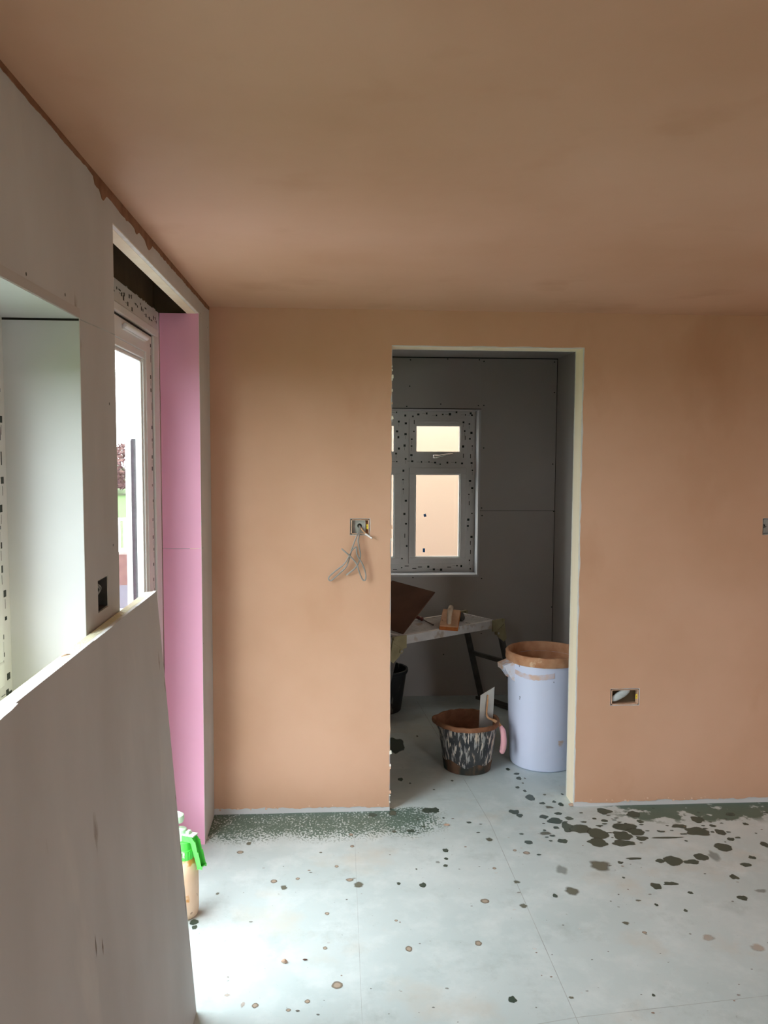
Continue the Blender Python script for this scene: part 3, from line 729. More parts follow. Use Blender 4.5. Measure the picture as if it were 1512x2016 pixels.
# ================================================================== THINGS IN THE ROOM
# leaning insulated plasterboard
B0, B1 = .06, 2.458
ang = math.atan2(.102, 1.325)
bt = Vector((-math.sin(ang), 0, math.cos(ang))); bn = Vector((-math.cos(ang), 0, -math.sin(ang)))
fr0 = Vector((-.419, 0, .0)); 
def bd(u, y, n):
    p = fr0 + bt * u + bn * n
    return (p.x, y, max(p.z, .0005) if u == 0 else p.z)
LB = thing('insulated_plasterboard', (0, 0, 0)); tag(LB, 'large grey foam-backed plasterboard sheet leaning against the left wall', 'board')
fnb = lambda u, y, n: bd(u, y, n)
Hb = 1.329
mb = MB(fnb); mb.box(0, Hb, B0, B1, 0, .0105, 'board_dirty')
mb.add([(Hb + .0003, B0, .0006), (Hb + .0003, B1, .0006), (Hb + .0003, B1, .010), (Hb + .0003, B0, .010)], [(0, 1, 2, 3)], 'board_core')
for (y0_, z0_, h_) in ((2.447, .50, .05), (2.440, .32, .09), (2.449, .18, .10), (2.446, 1.02, .05), (2.40, 1.10, .06), (2.449, .68, .025), (1.62, .72, .05), (1.66, .70, .035)):
    mb.add([(z0_, y0_, -.0004), (z0_ + h_ * .4, y0_ + .006, -.0004), (z0_ + h_, y0_ + .003, -.0004), (z0_ + h_ * .5, y0_ - .002, -.0004)], [(0, 1, 2, 3)], 'smudge')
M['smudge'] = mat('brown_smudge', (0.20, 0.16, 0.13), (0.30, 0.26, 0.22), scale=60, rough=.9)
mb.build('facing_board', parent=LB)
mb = MB(fnb); mb.box(.001, Hb - .001, B0, B1, .0125, .0345, 'foam')
mb.box(.001, Hb - .004, B0, B1 - .001, .0104, .0126, 'void')
o = mb.build('foam_backing', parent=LB); o['label'] = 'pale yellow foam backing of the sheet'
rp = random.Random(4)
def flap(y0_, y1_, w0, w1, lift):
    mb = MB(fnb); n = 7
    vs = []
    for i in range(n):
        y = y0_ + (y1_ - y0_) * i / (n - 1)
        vs += [(Hb + .001, y, .004 + rp.uniform(-.001, .001)), (Hb + .002 + lift * rp.uniform(.6, 1), y, -.004 - (w0 + (w1 - w0) * i / (n - 1)) * rp.uniform(.8, 1.1))]
    mb.add(vs, [(2 * i, 2 * i + 1, 2 * i + 3, 2 * i + 2) for i in range(n - 1)], 'paper')
    o = mb.build('torn_paper_flap', parent=LB)
    md = o.modifiers.new('thick', 'SOLIDIFY'); md.thickness = .0006
    o['label'] = 'torn white paper flap on the top edge'
flap(1.15, 1.36, .014, .001, -.003); flap(1.80, 1.95, .001, .002, .001); flap(2.2, 2.42, .001, .001, .001)
mb = MB(); mb.tube([(XL + .014, 1.668, 1.3262), (XL + .021, 1.675, 1.328), (XL + .026, 1.685, 1.3265)], [.0012, .0022, .001], 'crumb', 6)
o = mb.build('plaster_crumb'); tag(o, 'small reddish plaster crumb on the top edge of the leaning board', 'debris')

# spray bottle behind the end of the board
SB = thing('pressure_sprayer', (-.550, 3.0, 0), -.42); tag(SB, 'green and plaster-stained pump spray bottle behind the leaning board', 'spray bottle')
mb = MB()
prof = [(0, .0005), (.040, .0005), (.048, .008), (.052, .03), (.053, .10), (.052, .17), (.050, .192), (.043, .215), (.030, .236), (.022, .245)]
mb.lathe(prof, 'tank', 40); tk = mb.build('tank', parent=SB, smooth='all')
mb = MB(); mb.lathe([(.034, .221), (.036, .224), (.034, .26), (.030, .262), (.028, .290), (.0, .292)], 'green', 24)
for i in range(20):
    a = i * 2 * PI / 20; mb.box(.034 * math.cos(a) - .002, .034 * math.cos(a) + .002, .034 * math.sin(a) - .002, .034 * math.sin(a) + .002, .225, .256, 'green')
mb.build('screw_collar', parent=SB, smooth=True)
mb = MB()
mb.box(-.045, .042, -.015, .015, .292, .317, 'green')
mb.box(-.04, .052, -.017, .017, .3165, .3215, 'green_pale')
mb.box(.014, .028, -.010, .010, .3215, .332, 'green_pale')
mb.lathe([(0, .292), (.020, .292), (.021, .335), (.0, .338)], 'green_pale', 20, c=(-.012, 0, 0))
mb.build('spray_head', parent=SB, bevel=.002)
mb = MB()
arm = lambda x, y, z: (x, y, z)
# channel shaped grip: front web, two flanges, open back, curling under
path = [(.032, .318), (.050, .300), (.062, .262), (.078, .212), (.081, .200)]
for (p, q) in zip(path[:-1], path[1:]):
    for sy in (-1, 1):
        mb.hexa([(p[0] - .012, sy * .016, p[1]), (p[0] + .010, sy * .016, p[1]), (p[0] + .010, sy * .0135, p[1]), (p[0] - .012, sy * .0135, p[1]),
                 (q[0] - .012, sy * .016, q[1]), (q[0] + .006, sy * .016, q[1]), (q[0] + .006, sy * .0135, q[1]), (q[0] - .012, sy * .0135, q[1])], 'green')
    mb.hexa([(p[0] - .013, -.016, p[1]), (p[0] - .010, -.016, p[1]), (p[0] - .010, .016, p[1]), (p[0] - .013, .016, p[1]),
             (q[0] - .013, -.016, q[1]), (q[0] - .010, -.016, q[1]), (q[0] - .010, .016, q[1]), (q[0] - .013, .016, q[1])], 'green')
mb.hexa([(.066, -.016, .196), (.085, -.016, .206), (.085, .016, .206), (.066, .016, .196), (.066, -.016, .200), (.085, -.016, .210), (.085, .016, .210), (.066, .016, .200)], 'green')
mb.build('carry_handle', parent=SB)
mb = MB(); mb.lathe([(0, .338), (.006, .338), (.006, .352), (.012, .356), (.024, .362), (.028, .374), (.026, .388), (.014, .396), (0, .397)], 'green_pale', 24, c=(-.030, 0, -.004))
mb.build('pump_knob', parent=SB, smooth=True)

M['plate_grey'] = mat('grey_backing', (.30, .30, .27), (.40, .40, .36), scale=40, rough=.8)
# sockets and cables ------------------------------------------------------------
def back_box(name, x0, x1, z0, z1, label, lug=True, k='steel_box'):
    t = thing(name, ((x0 + x1) / 2, D + .0, (z0 + z1) / 2)); tag(t, label, 'electrical box')
    hw, hh = (x1 - x0) / 2 - .003, (z1 - z0) / 2 - .003
    mb = MB()
    y0_, y1_ = .004, .040
    mb.box(-hw, hw, y1_, y1_ + .001, -hh, hh, k)
    for (a, b, c, d) in ((-hw, -hw + .0012, -hh, hh), (hw - .0012, hw, -hh, hh), (-hw, hw, -hh, -hh + .0012), (-hw, hw, hh - .0012, hh)):
        mb.box(a, b, y0_, y1_, c, d, 'plaster_edge' if lug else k)
    for (a, b, c, d) in ((-hw, -hw + .004, -hh, hh), (hw - .004, hw, -hh, hh), (-hw, hw, -hh, -hh + .004), (-hw, hw, hh - .003, hh)):
        if lug: mb.box(a, b, .001, .004, c, d, 'plaster_edge')
    mb.build('box_body', parent=t)
    if lug:
        mb = MB(); mb.tube([(hw - .009, .006, .002), (hw - .009, .009, .002)], .0042, 'brass', 14)
        mb.box(hw - .012, hw - .001, .007, .009, -.011, .012, 'brass')
        mb.tube([(hw - .009, .005, .002), (hw - .009, .0062, .002)], .0014, 'void', 8)
        mb.build('fixing_lug', parent=t)
    return t, hw, hh
t1, hw, hh = back_box('back_box', .090, .181, 1.350, 1.4255, 'single electrical back box with cable loops hanging out, left of the doorway', k='float_plate')
mb = MB(); mb.box(-hw + .002, hw - .016, .020, .0225, -hh + .002, hh - .003, 'plate_grey')
mb.prism([(-.002 + .011 * math.cos(i * PI / 12), .004 + .011 * math.sin(i * PI / 12)) for i in range(24)], lambda u, v, d: (u, d, v), .0192, .0199, 'void')
mb.build('back_plate', parent=t1)
M['plate_blue'] = mat('pale_blue_grey_sheath', (.42, .47, .48), (.52, .56, .57), scale=30, rough=.6)
t2, hw, hh = back_box('back_box', 1.366, 1.508, .508, .588, 'low double electrical back box in the wall right of the doorway', k='lintel')
mb = MB()
mb.fn = lambda x, y, z: (x * math.cos(.3) - z * math.sin(.3) - .012, y, x * math.sin(.3) + z * math.cos(.3))
mb.lathe([(0, 0), (.03, .002), (.045, .006), (.050, .012), (.045, .018), (.03, .022), (0, .024)], 'plate_blue', 24)
vs = mb.v; mb.v = [(v[0] * 1.0 - .002, .014 + (v[1]) * .25, v[2] * 1.75 - .012) for v in vs]
o = mb.build('folded_cable_bundle', parent=t2, smooth='all'); o['label'] = 'pale grey cable folded inside the box'
t3, hw, hh = back_box('back_box', 2.103, 2.25, 1.347, 1.426, 'electrical back box high on the wall at the right picture edge', lug=False)
mb = MB(); mb.prism([(-.055 + .012 * math.cos(i * PI / 12), .012 * math.sin(i * PI / 12)) for i in range(24)], lambda u, v, d: (u, d, v), .0380, .0395, 'void')
mb.tube([(-.053, .038, -.001), (-.055, .02, -.003), (-.052, .006, -.002)], .004, 'cable', 8); mb.build('cable_stub', parent=t3)

def smooth_pts(P, n=6):
    out = []
    for i in range(len(P) - 1):
        p0, p1, p2, p3 = (Vector(P[max(i - 1, 0)]), Vector(P[i]), Vector(P[i + 1]), Vector(P[min(i + 2, len(P) - 1)]))
        for k in range(n):
            t = k / n
            out.append(.5 * ((2 * p1) + (p2 - p0) * t + (2 * p0 - 5 * p1 + 4 * p2 - p3) * t * t + (3 * p1 - p0 - 3 * p2 + p3) * t ** 3))
    out.append(Vector(P[-1])); return out
CA = [(.133, 1.392), (.131, 1.370), (.117, 1.342), (.105, 1.310), (.095, 1.282), (.083, 1.237), (.070, 1.203), (.045, 1.177), (.017, 1.152), (-.002, 1.136), (-.012, 1.141), (-.010, 1.155), (.017, 1.181), (.058, 1.215), (.077, 1.244), (.095, 1.279), (.113, 1.296), (.1175, 1.288), (.119, 1.266), (.127, 1.247), (.146, 1.215), (.160, 1.174), (.161, 1.145), (.154, 1.137), (.143, 1.148), (.127, 1.190), (.118, 1.218), (.089, 1.253), (.047, 1.291)]
ya = [3.866, 3.850, 3.832, 3.822, 3.820, 3.820, 3.820, 3.820, 3.822, 3.824, 3.824, 3.822, 3.816, 3.811, 3.809, 3.809, 3.811, 3.812, 3.812, 3.811, 3.812, 3.816, 3.818, 3.818, 3.816, 3.806, 3.800, 3.800, 3.796]
mb = MB(); mb.tube(smooth_pts([(x, y, z) for (x, z), y in zip(CA, ya)]), .0034, 'cable', 10)
o = mb.build('cable', smooth='all'); tag(o, 'longer grey cable with two hanging loops at the left electrical box', 'cable')
CB = [(.136, 3.866, 1.390), (.133, 3.846, 1.368), (.129, 3.825, 1.345), (.125, 3.817, 1.325), (.131, 3.815, 1.289), (.136, 3.812, 1.258), (.127, 3.822, 1.220), (.108, 3.826, 1.191), (.070, 3.832, 1.161)]
mb = MB(); mb.tube(smooth_pts(CB), .0036, 'cable', 10)
o = mb.build('cable', smooth='all'); tag(o, 'shorter grey cable hanging straight from the left electrical box', 'cable')
mb = MB(); mb.tube(smooth_pts([(.138, 3.868, 1.386), (.144, 3.850, 1.375), (.165, 3.832, 1.352)]), .0032, 'tang', 8); mb.tube([(.160, 3.836, 1.356), (.190, 3.818, 1.337)], .0042, 'cable_white', 10)
o = mb.build('cable', smooth=True); tag(o, 'short white-ended cable stub pointing right out of the left electrical box', 'cable')

# box in the pier
t = thing('back_box', (XL, 2.031, 1.391)); tag(t, 'dark electrical back box in the grey pier between window and glazed door', 'electrical box')
mb = MB(); hw, hh = .043, .037
mb.box(-.036, -.035, -hw, hw, -hh, hh, 'void')
for (a, b, c, d) in ((-hw, -hw + .001, -hh, hh), (hw - .001, hw, -hh, hh), (-hw, hw, -hh, -hh + .001), (-hw, hw, hh - .001, hh)): mb.box(-.035, -.002, a, b, c, d, 'steel_dark')
M['steel_dark'] = mat('dark_steel_box', (.07, .065, .06), (.12, .11, .10), scale=30, rough=.5, metal=.4)
mb.build('box_body', parent=t)
mb = MB()
for k_ in range(3):
    q = rp.uniform(-.02, .02)
    mb.tube(smooth_pts([(-.030, q, -.02), (-.015, q + .012, .005), (-.012, q - .01, .02), (-.028, q - .014, .028)]), .0022, 'steel_box', 8)
mb.build('coiled_wires', parent=t, smooth=True)

# ---- platform in the small room
u = Vector((.83, .558, 0)).normalized(); vv = Vector((-.558, .83, 0)).normalized()
PF = thing('work_platform', (.427, 4.782, 0), math.atan2(u.y, u.x)); tag(PF, 'aluminium folding hop-up work platform under the small room window', 'work platform')
# local: x along length, y to the back, z up
PL, PW, PZ = .80, .335, .650
X0 = -.035
mb = MB()
mb.box(X0, X0 + PL, 0, .022, PZ - .052, PZ, 'ply'); mb.box(X0, X0 + PL, PW - .022, PW, PZ - .052, PZ, 'ply')
n = 9
for i in range(n):
    a = .024 + (PW - .048) * i / n; b_ = .024 + (PW - .048) * (i + 1) / n - .010
    mb.box(X0, X0 + PL, a, b_, PZ - .008, PZ - .001, 'ply')
    for q in (0.25, .5, .75):
        mb.box(X0, X0 + PL, a + (b_ - a) * q - .001, a + (b_ - a) * q + .001, PZ - .001, PZ + .0005, 'ply')
mb.box(X0, X0 + PL, .02, PW - .02, PZ - .014, PZ - .009, 'leg')
mb.box(X0 + PL - .012, X0 + PL, 0, PW, PZ - .02, PZ + .002, 'ply'); mb.box(X0, X0 + .012, 0, PW, PZ - .02, PZ + .002, 'ply')
mb.box(X0 + PL - .20, X0 + PL - .196, .02, PW - .02, PZ - .001, PZ + .0007, 'leg')
mb.build('deck', parent=PF, bevel=.001)
def bracket(x, s, y):
    mb = MB()
    poly = [(x - s * .055, PZ + .004), (x + s * .028, PZ + .006), (x + s * .048, PZ - .015), (x + s * .072, PZ - .13), (x + s * .045, PZ - .15), (x - s * .000, PZ - .115), (x - s * .025, PZ - .075), (x - s * .055, PZ - .070)]
    mb.prism(poly, lambda u_, v_, d_: (u_, d_, v_), y - .006, y + .006, 'olive')
    c_ = (x - s * .012, PZ - .085)
    mb.tube([(c_[0], y - .012, c_[1]), (c_[0], y + .012, c_[1])], .014, 'olive', 18)
    mb.tube([(c_[0], y - .014, c_[1]), (c_[0], y + .014, c_[1])], .007, 'metal', 12)
    mb.tube([(x + s * .035, y - .011, PZ - .005), (x + s * .035, y + .011, PZ - .005)], .012, 'olive', 14)
    mb.hexa([(x - s * .012, y - .0075, PZ - .065), (x + s * .005, y - .0075, PZ - .055), (x + s * .005, y + .0075, PZ - .055), (x - s * .012, y + .0075, PZ - .065),
             (x + s * .038, y - .0075, PZ - .035), (x + s * .044, y - .0075, PZ - .030), (x + s * .044, y + .0075, PZ - .030), (x + s * .038, y + .0075, PZ - .035)], 'void')
    return mb.build('hinge_bracket', parent=PF, bevel=.0015)
for (x, s) in ((X0 + PL + .03, 1), (X0 - .005, -1)):
    for y in (-.008, PW + .008): bracket(x, s, y)
    for y in (.0, PW):
        mb = MB()
        top = Vector((x + s * .02, y, PZ - .07)); bot = Vector((x + s * .19, y, .015))
        d = (bot - top); nx = Vector((d.z, 0, -d.x)).normalized() * .018
        for sy in (1,):
            a_, b_ = top, bot
            yv = Vector((0, .012, 0))
            mb.hexa([tuple(a_ - nx - yv), tuple(a_ + nx - yv), tuple(a_ + nx + yv), tuple(a_ - nx + yv), tuple(b_ - nx - yv), tuple(b_ + nx - yv), tuple(b_ + nx + yv), tuple(b_ - nx + yv)], 'leg')
        mb.build('leg', parent=PF, bevel=.002)
    mb = MB(); mb.box(x + s * .105 - .012, x + s * .105 + .012, -.004, PW + .004, .335, .36, 'leg'); mb.build('crossbar', parent=PF)
    mb = MB(); mb.box(x + s * .19 - .03, x + s * .19 + .03, -.03, PW + .03, .001, .025, 'leg'); mb.build('foot_bar', parent=PF, bevel=.004)

# hawk standing on its edge on the platform
HW = thing('plasterers_hawk', (.430, 4.825, .652)); tag(HW, 'dark brown square plasterer\'s hawk propped on the left end of the platform', 'hawk')
e1 = Vector((.211, .175, .218)).normalized(); e2 = Vector((-.21, .2, .016)); e2 = (e2 - e1 * e2.dot(e1)).normalized(); e3 = e1.cross(e2)
mb = MB(lambda a, b, c: tuple(e1 * a + e2 * b + e3 * c))
mb.box(0, .355, 0, .36, -.004, .004, 'hawk'); mb.build('plate', parent=HW, bevel=.002)
mb = MB(lambda a, b, c: tuple(e1 * a + e2 * b + e3 * c))
sgn = 1 if e3.y > 0 else -1
mb.tube([(.178, .18, sgn * .004), (.178, .18, sgn * .02), (.178, .18, sgn * .08), (.178, .18, sgn * .12)], [.03, .018, .020, .016], 'float_handle', 16); mb.build('handle', parent=HW, smooth=True)

# sponge float, tipped against a dark lump
fx = Vector((.745, 5.045, .664))
FT = thing('sponge_float', fx); tag(FT, 'orange sponge float with cream handle lying on the platform', 'plastering float')
g2 = Vector((.22, .94, .25)).normalized(); g1 = Vector((.985, -.17, -.02)); g1 = (g1 - g2 * g1.dot(g2)).normalized(); g3 = g1.cross(g2)
ff = lambda a, b, c: tuple(g1 * a + g2 * b + g3 * c)
mb = MB(ff); mb.box(-.058, .058, -.115, .125, .010, .034, 'sponge'); mb.build('sponge_pad', parent=FT, bevel=.003)
mb = MB(ff); mb.box(-.055, .055, -.112, .122, .034, .042, 'float_plate')
mb.tube([(-.046, -.04, .0415), (-.046, -.04, .0435)], .004, 'void', 10)
mb.build('base_plate', parent=FT, bevel=.003)
mb = MB(ff)
mb.tube(smooth_pts([(0, -.085, .040), (0, -.085, .065), (0, -.070, .095), (0, -.04, .108), (0, .0, .104), (0, .04, .095), (0, .065, .075), (0, .075, .042)], 5),
        [.013] * 5 + [.014] * 5 + [.016] * 10 + [.015] * 10 + [.012] * 6, 'float_handle', 14)
mb.box(-.014, .014, -.10, .09, .040, .046, 'float_plate')
mb.build('handle', parent=FT, smooth=True)
bmk = bmesh.new(); bmesh.ops.create_icosphere(bmk, subdivisions=3, radius=.03)
for v_ in bmk.verts: v_.co *= 1 + .25 * noise.noise(v_.co * 40); v_.co.z *= 1.0; v_.co.y *= 1.4
me = bpy.data.meshes.new('mortar_lump'); bmk.to_mesh(me); bmk.free(); me.materials.append(M['stone'])
for p_ in me.polygons: p_.use_smooth = True
o = bpy.data.objects.new('mortar_lump', me); COL.objects.link(o); o.location = (.835, 5.20, .680)
tag(o, 'dark grey mortar lump behind the sponge float on the platform', 'lump')
# small red-handled tool
TL = thing('red_handled_tool', (.575, 5.20, .664)); tag(TL, 'small tool with dark red handle and thin steel shank on the platform', 'hand tool')
dd = Vector((.10, -.235, 0)).normalized()
tf = lambda t_, z_=0: (dd.x * t_, dd.y * t_, z_)
mb = MB(); mb.tube([tf(-.075, .006), tf(-.07, .006), tf(-.04, .006), tf(-.012, .006), tf(.0, .004), tf(.022, .004), tf(.03, .003)], [.008, .0125, .0125, .0135, .009, .013, .006], 'red', 14); mb.build('handle', parent=TL, smooth=True)
mb = MB(); mb.tube([tf(.03, .003), tf(.10, -.002), tf(.165, -.006)], [.0035, .0035, .0055], 'shank', 8); mb.build('shank', parent=TL, smooth=True)

M['streak'] = mat('pale_plaster_streak', (.66, .47, .40), (.64, .60, .70), scale=22, rough=.8, lo=.4, hi=.62)
# ---- big tub
TB = thing('mixing_tub', (1.193, 4.452, 0)); tag(TB, 'tall pale lilac-white round mixing tub with plaster-caked rim', 'tub')
def wobt(r, z, a, j): return (r * (1 + .006 * math.sin(2 * a + 1)), z)
mb = MB()
mb.lathe([(0, .001), (.172, .001), (.179, .006), (.184, .03), (.196, .30), (.203, .55), (.204, .585)], 'tub', 72, wob=wobt)
mb.lathe([(.198, .585), (.191, .30), (.178, .03), (.05, .02), (0, .02)], 'plaster_cake', 72, wob=wobt)
mb.build('tub_body', parent=TB, smooth=True)
mb = MB()
mb.lathe([(.204, .586), (.2135, .588), (.216, .596), (.215, .618), (.217, .632), (.212, .640), (.203, .641), (.197, .634), (.197, .586), (.204, .586)], 'plaster_cake', 72,
         wob=lambda r, z, a, j: (r + .0015 * noise.noise(Vector((math.cos(a) * 5, math.sin(a) * 5, j * .7))), z + .002 * noise.noise(Vector((math.cos(a) * 6, math.sin(a) * 6, 3)))))
mb.build('rim', parent=TB, smooth=True)
mb = MB(); mb.lathe([(0, .50), (.08, .505), (.15, .498), (.199, .512)], 'plaster_cake', 48, wob=lambda r, z, a, j: (r, z + .006 * noise.noise(Vector((math.cos(a) * r * 30, math.sin(a) * r * 30, j)))))
o = mb.build('plaster_residue', parent=TB, smooth=True)
mb = MB()
for q, kx in ((0, 'smear'),):
    for k_ in range(30):
        a0 = math.radians(205 + k_ * 2.2); a1 = math.radians(205 + (k_ + 1) * 2.2)
        def hz(k): return .555 - .012 * math.sin(k * .12) + .003 * noise.noise(Vector((k * .5, 1, 2))), .530 - .014 * math.sin(k * .11) + .004 * noise.noise(Vector((k * .6, 5, 2)))
        h0, l0 = hz(k_); h1, l1 = hz(k_ + 1); r_ = .2043
        mb.add([(r_ * math.cos(a0), r_ * math.sin(a0), l0), (r_ * math.cos(a1), r_ * math.sin(a1), l1), (r_ * math.cos(a1), r_ * math.sin(a1), h1), (r_ * math.cos(a0), r_ * math.sin(a0), h0)], [(0, 1, 2, 3)], 'streak')
mb.build('plaster_streak', parent=TB)
def tub_handle(ang_):
    ca, sa = math.cos(ang_), math.sin(ang_)
    mb = MB(lambda a, b, c: (ca * a - sa * b, sa * a + ca * b, c))
    poly = [(.195, .595), (.262, .575), (.250, .548), (.215, .495), (.195, .482)]
    for y0_ in (-.045, .041):
        mb.prism(poly, lambda u_, v_, d_: (u_, d_, v_), y0_, y0_ + .004, 'tub_dirty')
    mb.hexa([(.198, -.045, .592), (.263, -.045, .572), (.263, .045, .572), (.198, .045, .592), (.198, -.045, .597), (.264, -.045, .577), (.264, .045, .577), (.198, .045, .597)], 'tub_dirty')
    mb.hexa([(.258, -.045, .548), (.262, -.045, .548), (.262, .045, .548), (.258, .045, .548), (.260, -.045, .577), (.265, -.045, .577), (.265, .045, .577), (.260, .045, .577)], 'tub_dirty')
    mb.build('side_handle', parent=TB, bevel=.002)
M['tub_dirty'] = mat('plaster_streaked_white_plastic', (0.66, 0.68, 0.78), (0.62, 0.42, 0.32), scale=18, rough=.5, lo=.45, hi=.6)
tub_handle(math.radians(192)); tub_handle(math.radians(12))

# ---- bucket with trowel
def bucket(name, loc, r0, r1, h, kbody, kin, label, foot=True, lip=None, rz=0):
    t = thing(name, loc, rz); tag(t, label, 'bucket')
    def wob(r, z, a, j):
        q = 1.0
        if lip:
            dl = math.atan2(math.sin(a - lip), math.cos(a - lip)); e = math.exp(-(dl / .32) ** 2) * max(0, (z - h * .72) / (h * .28))
            return (r * (1 + .13 * e) * (1 + .015 * noise.noise(Vector((math.cos(a) * 2, math.sin(a) * 2, 0))) * z / h), z)
        return (r, z)
    mb = MB()
    ks = ['bucket_foot'] * 4 + [kbody] * 20 if foot else [kbody] * 24
    prof = [(0, .001), (r0 - .006, .001), (r0, .007)] + [(r0 + (r1 - r0) * k / 20, .007 + (h - .007) * k / 20) for k in range(1, 21)]
    foot_n = 5 if foot else 0
    mb.lathe(prof, kbody, 64, wob=wob)
    mb.build('bucket_body', parent=t, smooth=True)
    if foot:
        mb = MB(); n = 96; vs = []; 
        for i in range(n):
            a = 2 * PI * i / n
            zt = h * (.26 + .10 * noise.noise(Vector((math.cos(a) * 2.3, math.sin(a) * 2.3, 2))) - .07 * math.cos(a - 4.0 - .9))
            for z in (.003, zt):
                r = r0 + (r1 - r0) * z / h + .0009; vs.append((r * math.cos(a), r * math.sin(a), z))
        mb.add(vs, [(2 * i, 2 * ((i + 1) % n), 2 * ((i + 1) % n) + 1, 2 * i + 1) for i in range(n)], 'bucket_foot')
        o = mb.build('stained_foot', parent=t, smooth='all'); o['label'] = 'brown stained band round the foot'
    mb = MB()
    prof = [(r1 - .006, h - .004)] + [(r1 - .006 + (r0 - r1) * k / 8, h - .004 - (h - .014) * k / 8) for k in range(1, 9)] + [(.05, .012), (0, .012)]
    mb.lathe(prof, kin, 64, wob=wob); mb.build('plaster_lining' if foot else 'inside', parent=t, smooth=True)
    mb = MB()
    mb.lathe([(r1 + .001, h - .022), (r1 + .006, h - .020), (r1 + .008, h - .006), (r1 + .006, h + .003), (r1 - .001, h + .005), (r1 - .007, h), (r1 - .006, h - .012), (r1 + .001, h - .022)], 'plaster_cake_dark' if foot else kbody, 64,
             wob=lambda r, z, a, j: ((lambda q: (q[0] + (.002 * noise.noise(Vector((math.cos(a) * 7, math.sin(a) * 7, j * .4)))), q[1] + (.004 if foot else 0) * noise.noise(Vector((math.cos(a) * 5, math.sin(a) * 5, 1)))))(wob(r, z, a, j))))
    mb.build('rim', parent=t, smooth=True)
    return t
BK = bucket('plastering_bucket', (.752, 4.385, 0), .128, .168, .272, 'bucket', 'plaster_cake_dark', 'black bucket streaked with dried plaster in front of the tub, holding a trowel', True, lip=math.radians(172))
B2 = bucket('plastering_bucket', (.345, 5.42, 0), .125, .165, .285, 'bucket_plain', 'bucket_plain', 'dark bucket half hidden behind the doorway edge under the platform', False)

# trowel hooked over the bucket rim
TW = thing('plastering_trowel', (.90, 4.36, .275)); tag(TW, 'steel plastering trowel with pink handle hooked over the bucket rim', 'trowel')
# blade plane from measured corners
A_ = Vector((.818, 4.40, .215)); Bq = Vector((.826, 4.41, .396)); C_ = Vector((.908, 4.43, .437)); D_ = Vector((.898, 4.42, .215))
org = Vector((.90, 4.36, .275))
mb = MB()
nn = (Bq - A_).cross(C_ - Bq).normalized() * .0012
q4 = [A_ - org, D_ - org, C_ - org, Bq - org]
mb.hexa([tuple(p - nn) for p in q4] + [tuple(p + nn) for p in q4], 'blade')
mb.build('blade', parent=TW)
mb = MB()
pts = [Vector(p) - org for p in ((.868, 4.412, .398), (.8665, 4.408, .370), (.862, 4.402, .33), (.860, 4.398, .292), (.868, 4.384, .276), (.890, 4.355, .272), (.915, 4.325, .260), (.928, 4.312, .238))]
mb.tube(smooth_pts(pts, 4), [.0035] * 4 + [.0045] * 8 + [.006] * 8 + [.0085] * 9, 'tang', 12)
mb.build('tang', parent=TW, smooth='all')
mb = MB()
pts = [Vector(p) - org for p in ((.922, 4.318, .250), (.932, 4.306, .228), (.936, 4.300, .19), (.935, 4.298, .15), (.930, 4.298, .122), (.922, 4.300, .110))]
mb.tube(smooth_pts(pts, 4), [.012] * 3 + [.0155] * 5 + [.0165] * 7 + [.015] * 4 + [.011] * 2, 'pink_handle', 14)
mb.build('handle', parent=TW, smooth='all')

# crumbs on the floor
def crumb(x, y, s, k, label, cat, flat=.5, st=1.6):
    bmk = bmesh.new(); bmesh.ops.create_icosphere(bmk, subdivisions=2, radius=s)
    for v_ in bmk.verts:
        v_.co *= 1 + .45 * noise.noise(v_.co * (1.2 / s) + Vector((x * 9, y * 7, 0))); v_.co.x *= st; v_.co.z *= flat
    lo = min(v_.co.z for v_ in bmk.verts)
    nm = 'wood_splinter' if k == 'splinter' else 'plaster_fragment'
    me = bpy.data.meshes.new(nm); bmk.to_mesh(me); bmk.free(); me.materials.append(M[k])
    o = bpy.data.objects.new(nm, me); COL.objects.link(o); o.location = (x, y, -lo + .0005)
    tag(o, label, cat)
crumb(-.160, 2.69, .007, 'crumb', 'brown plaster fragment lying on the floor nearest the viewer', 'debris', .8)
crumb(-.090, 2.70, .0035, 'splinter', 'small dark splinter on the floor beside the plaster fragment', 'debris', .5, 2.2)
crumb(.538, 3.683, .009, 'crumb', 'flat plaster fragment on the floor just in front of the doorway', 'debris', .3)
crumb(1.185, 3.86, .010, 'crumb', 'plaster fragment on the floor against the right door jamb', 'debris', .6)

# ================================================================== OUTSIDE
mb = MB(); mb.box(-60, 60, -30, 90, -.35, -.25, 'grass')
o = mb.build('lawn'); tag(o, 'bright green lawn outside the glazed door', 'lawn')
mb = MB(); mb.box(-9, -.8, 1.9, 13.2, -.25, -.15, 'paving'); mb.box(-.8, 6, 6.01, 6.94, -.25, -.15, 'paving')
o = mb.build('patio'); tag(o, 'pale grey paving outside the glazed door', 'paving')
mb = MB(); mb.box(-1.0, 6, 6.95, 7.2, -.148, 4.2, 'peach')
o = mb.build('rendered_building'); tag(o, 'bright peach rendered wall outside the small room window', 'building')
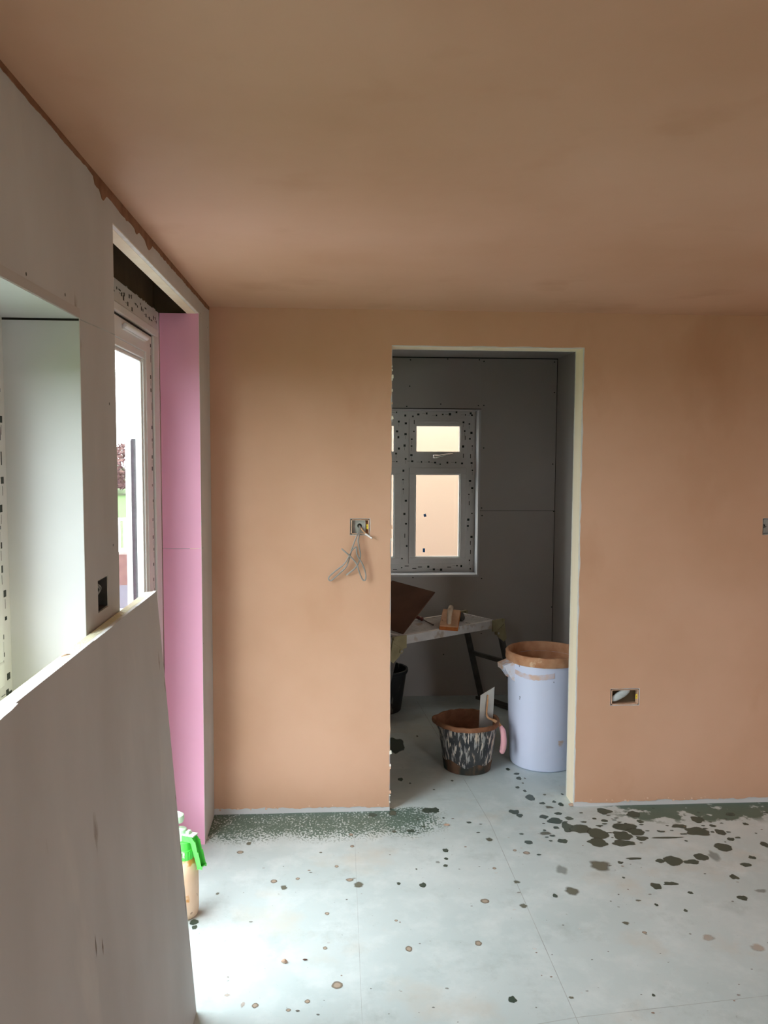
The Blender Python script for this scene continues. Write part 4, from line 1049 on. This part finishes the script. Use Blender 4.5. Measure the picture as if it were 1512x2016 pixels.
# screen with white post
SC = thing('garden_screen', (-1.478, 6.2, -.15)); tag(SC, 'dark grey garden screen with white post outside the glazed door', 'fence')
mb = MB(); mb.box(-.045, -.006, -.02, .02, 0, 1.97, 'white_paint'); mb.build('post', parent=SC)
mb = MB(); mb.box(-.004, .42, -.012, .012, .05, 1.98, 'fence_dark'); mb.build('panel', parent=SC)
mb = MB(); mb.box(-3.0, -1.9, 9.9, 10.15, -.15, .13, 'plinth'); mb.box(-3.0, -1.9, 9.9, 10.15, .13, .50, 'brick')
o = mb.build('garden_wall'); tag(o, 'low red brick garden wall outside the glazed door', 'wall')
GC = thing('garden_chair', (-3.0, 12.0, -.15)); tag(GC, 'white garden chair behind the low brick wall outside', 'chair')
mb = MB(); mb.box(-.25, .25, -.25, .25, .42, .45, 'white_paint'); mb.build('seat', parent=GC)
mb = MB()
for i in range(6): mb.box(-.24 + i * .09, -.20 + i * .09, .22, .25, .45, .88, 'white_paint')
mb.box(-.25, .25, .215, .255, .86, .90, 'white_paint'); mb.build('backrest', parent=GC)
for sx in (-.22, .22):
    for sy in (-.22, .22):
        mb = MB(); mb.box(sx - .02, sx + .02, sy - .02, sy + .02, 0, .42, 'white_paint'); mb.build('leg', parent=GC)
def shrub(name, x, y, r, h, k, label, trunk=True):
    t = thing(name, (x, y, -.235)); tag(t, label, 'tree' if trunk else 'shrub')
    rs = random.Random(int(abs(x * 100)) + 1)
    mb = MB()
    for i in range(3200):
        a = rs.uniform(0, 2 * PI); ph = math.acos(rs.uniform(-1, 1)); q = rs.uniform(.55, 1) ** .5
        p = Vector((math.cos(a) * math.sin(ph) * r * q, math.sin(a) * math.sin(ph) * r * q, h * .55 + math.cos(ph) * h * .45 * q))
        p *= 1 + .15 * noise.noise(p * .8)
        if p.z < .2: continue
        s_ = rs.uniform(.06, .15) * (r / 2) ** .5
        d1 = Vector((rs.gauss(0, 1), rs.gauss(0, 1), rs.gauss(0, 1))).normalized(); d2 = d1.cross(Vector((rs.gauss(0, 1), rs.gauss(0, 1), rs.gauss(0, 1)))).normalized()
        mb.add([tuple(p - d1 * s_), tuple(p - d2 * s_ * .5), tuple(p + d1 * s_), tuple(p + d2 * s_ * .5)], [(0, 1, 2, 3)], k)
    mb.build('foliage', parent=t)
    mb = MB(); mb.tube([(0, 0, 0), (.03, 0, h * .3), (0, .02, h * .6)], [.10, .08, .04], 'bark', 8); mb.build('trunk', parent=t)
shrub('copper_bush', -9.2, 38, 1.9, 2.2, 'leaf_red', 'reddish bush at the far end of the lawn')
shrub('green_tree', -8.6, 46, 2.6, 3.3, 'leaf_green', 'dark green tree behind the reddish bush')
shrub('green_shrub', -11.6, 41, 1.6, 1.5, 'leaf_green', 'low green shrub left of the reddish bush', False)
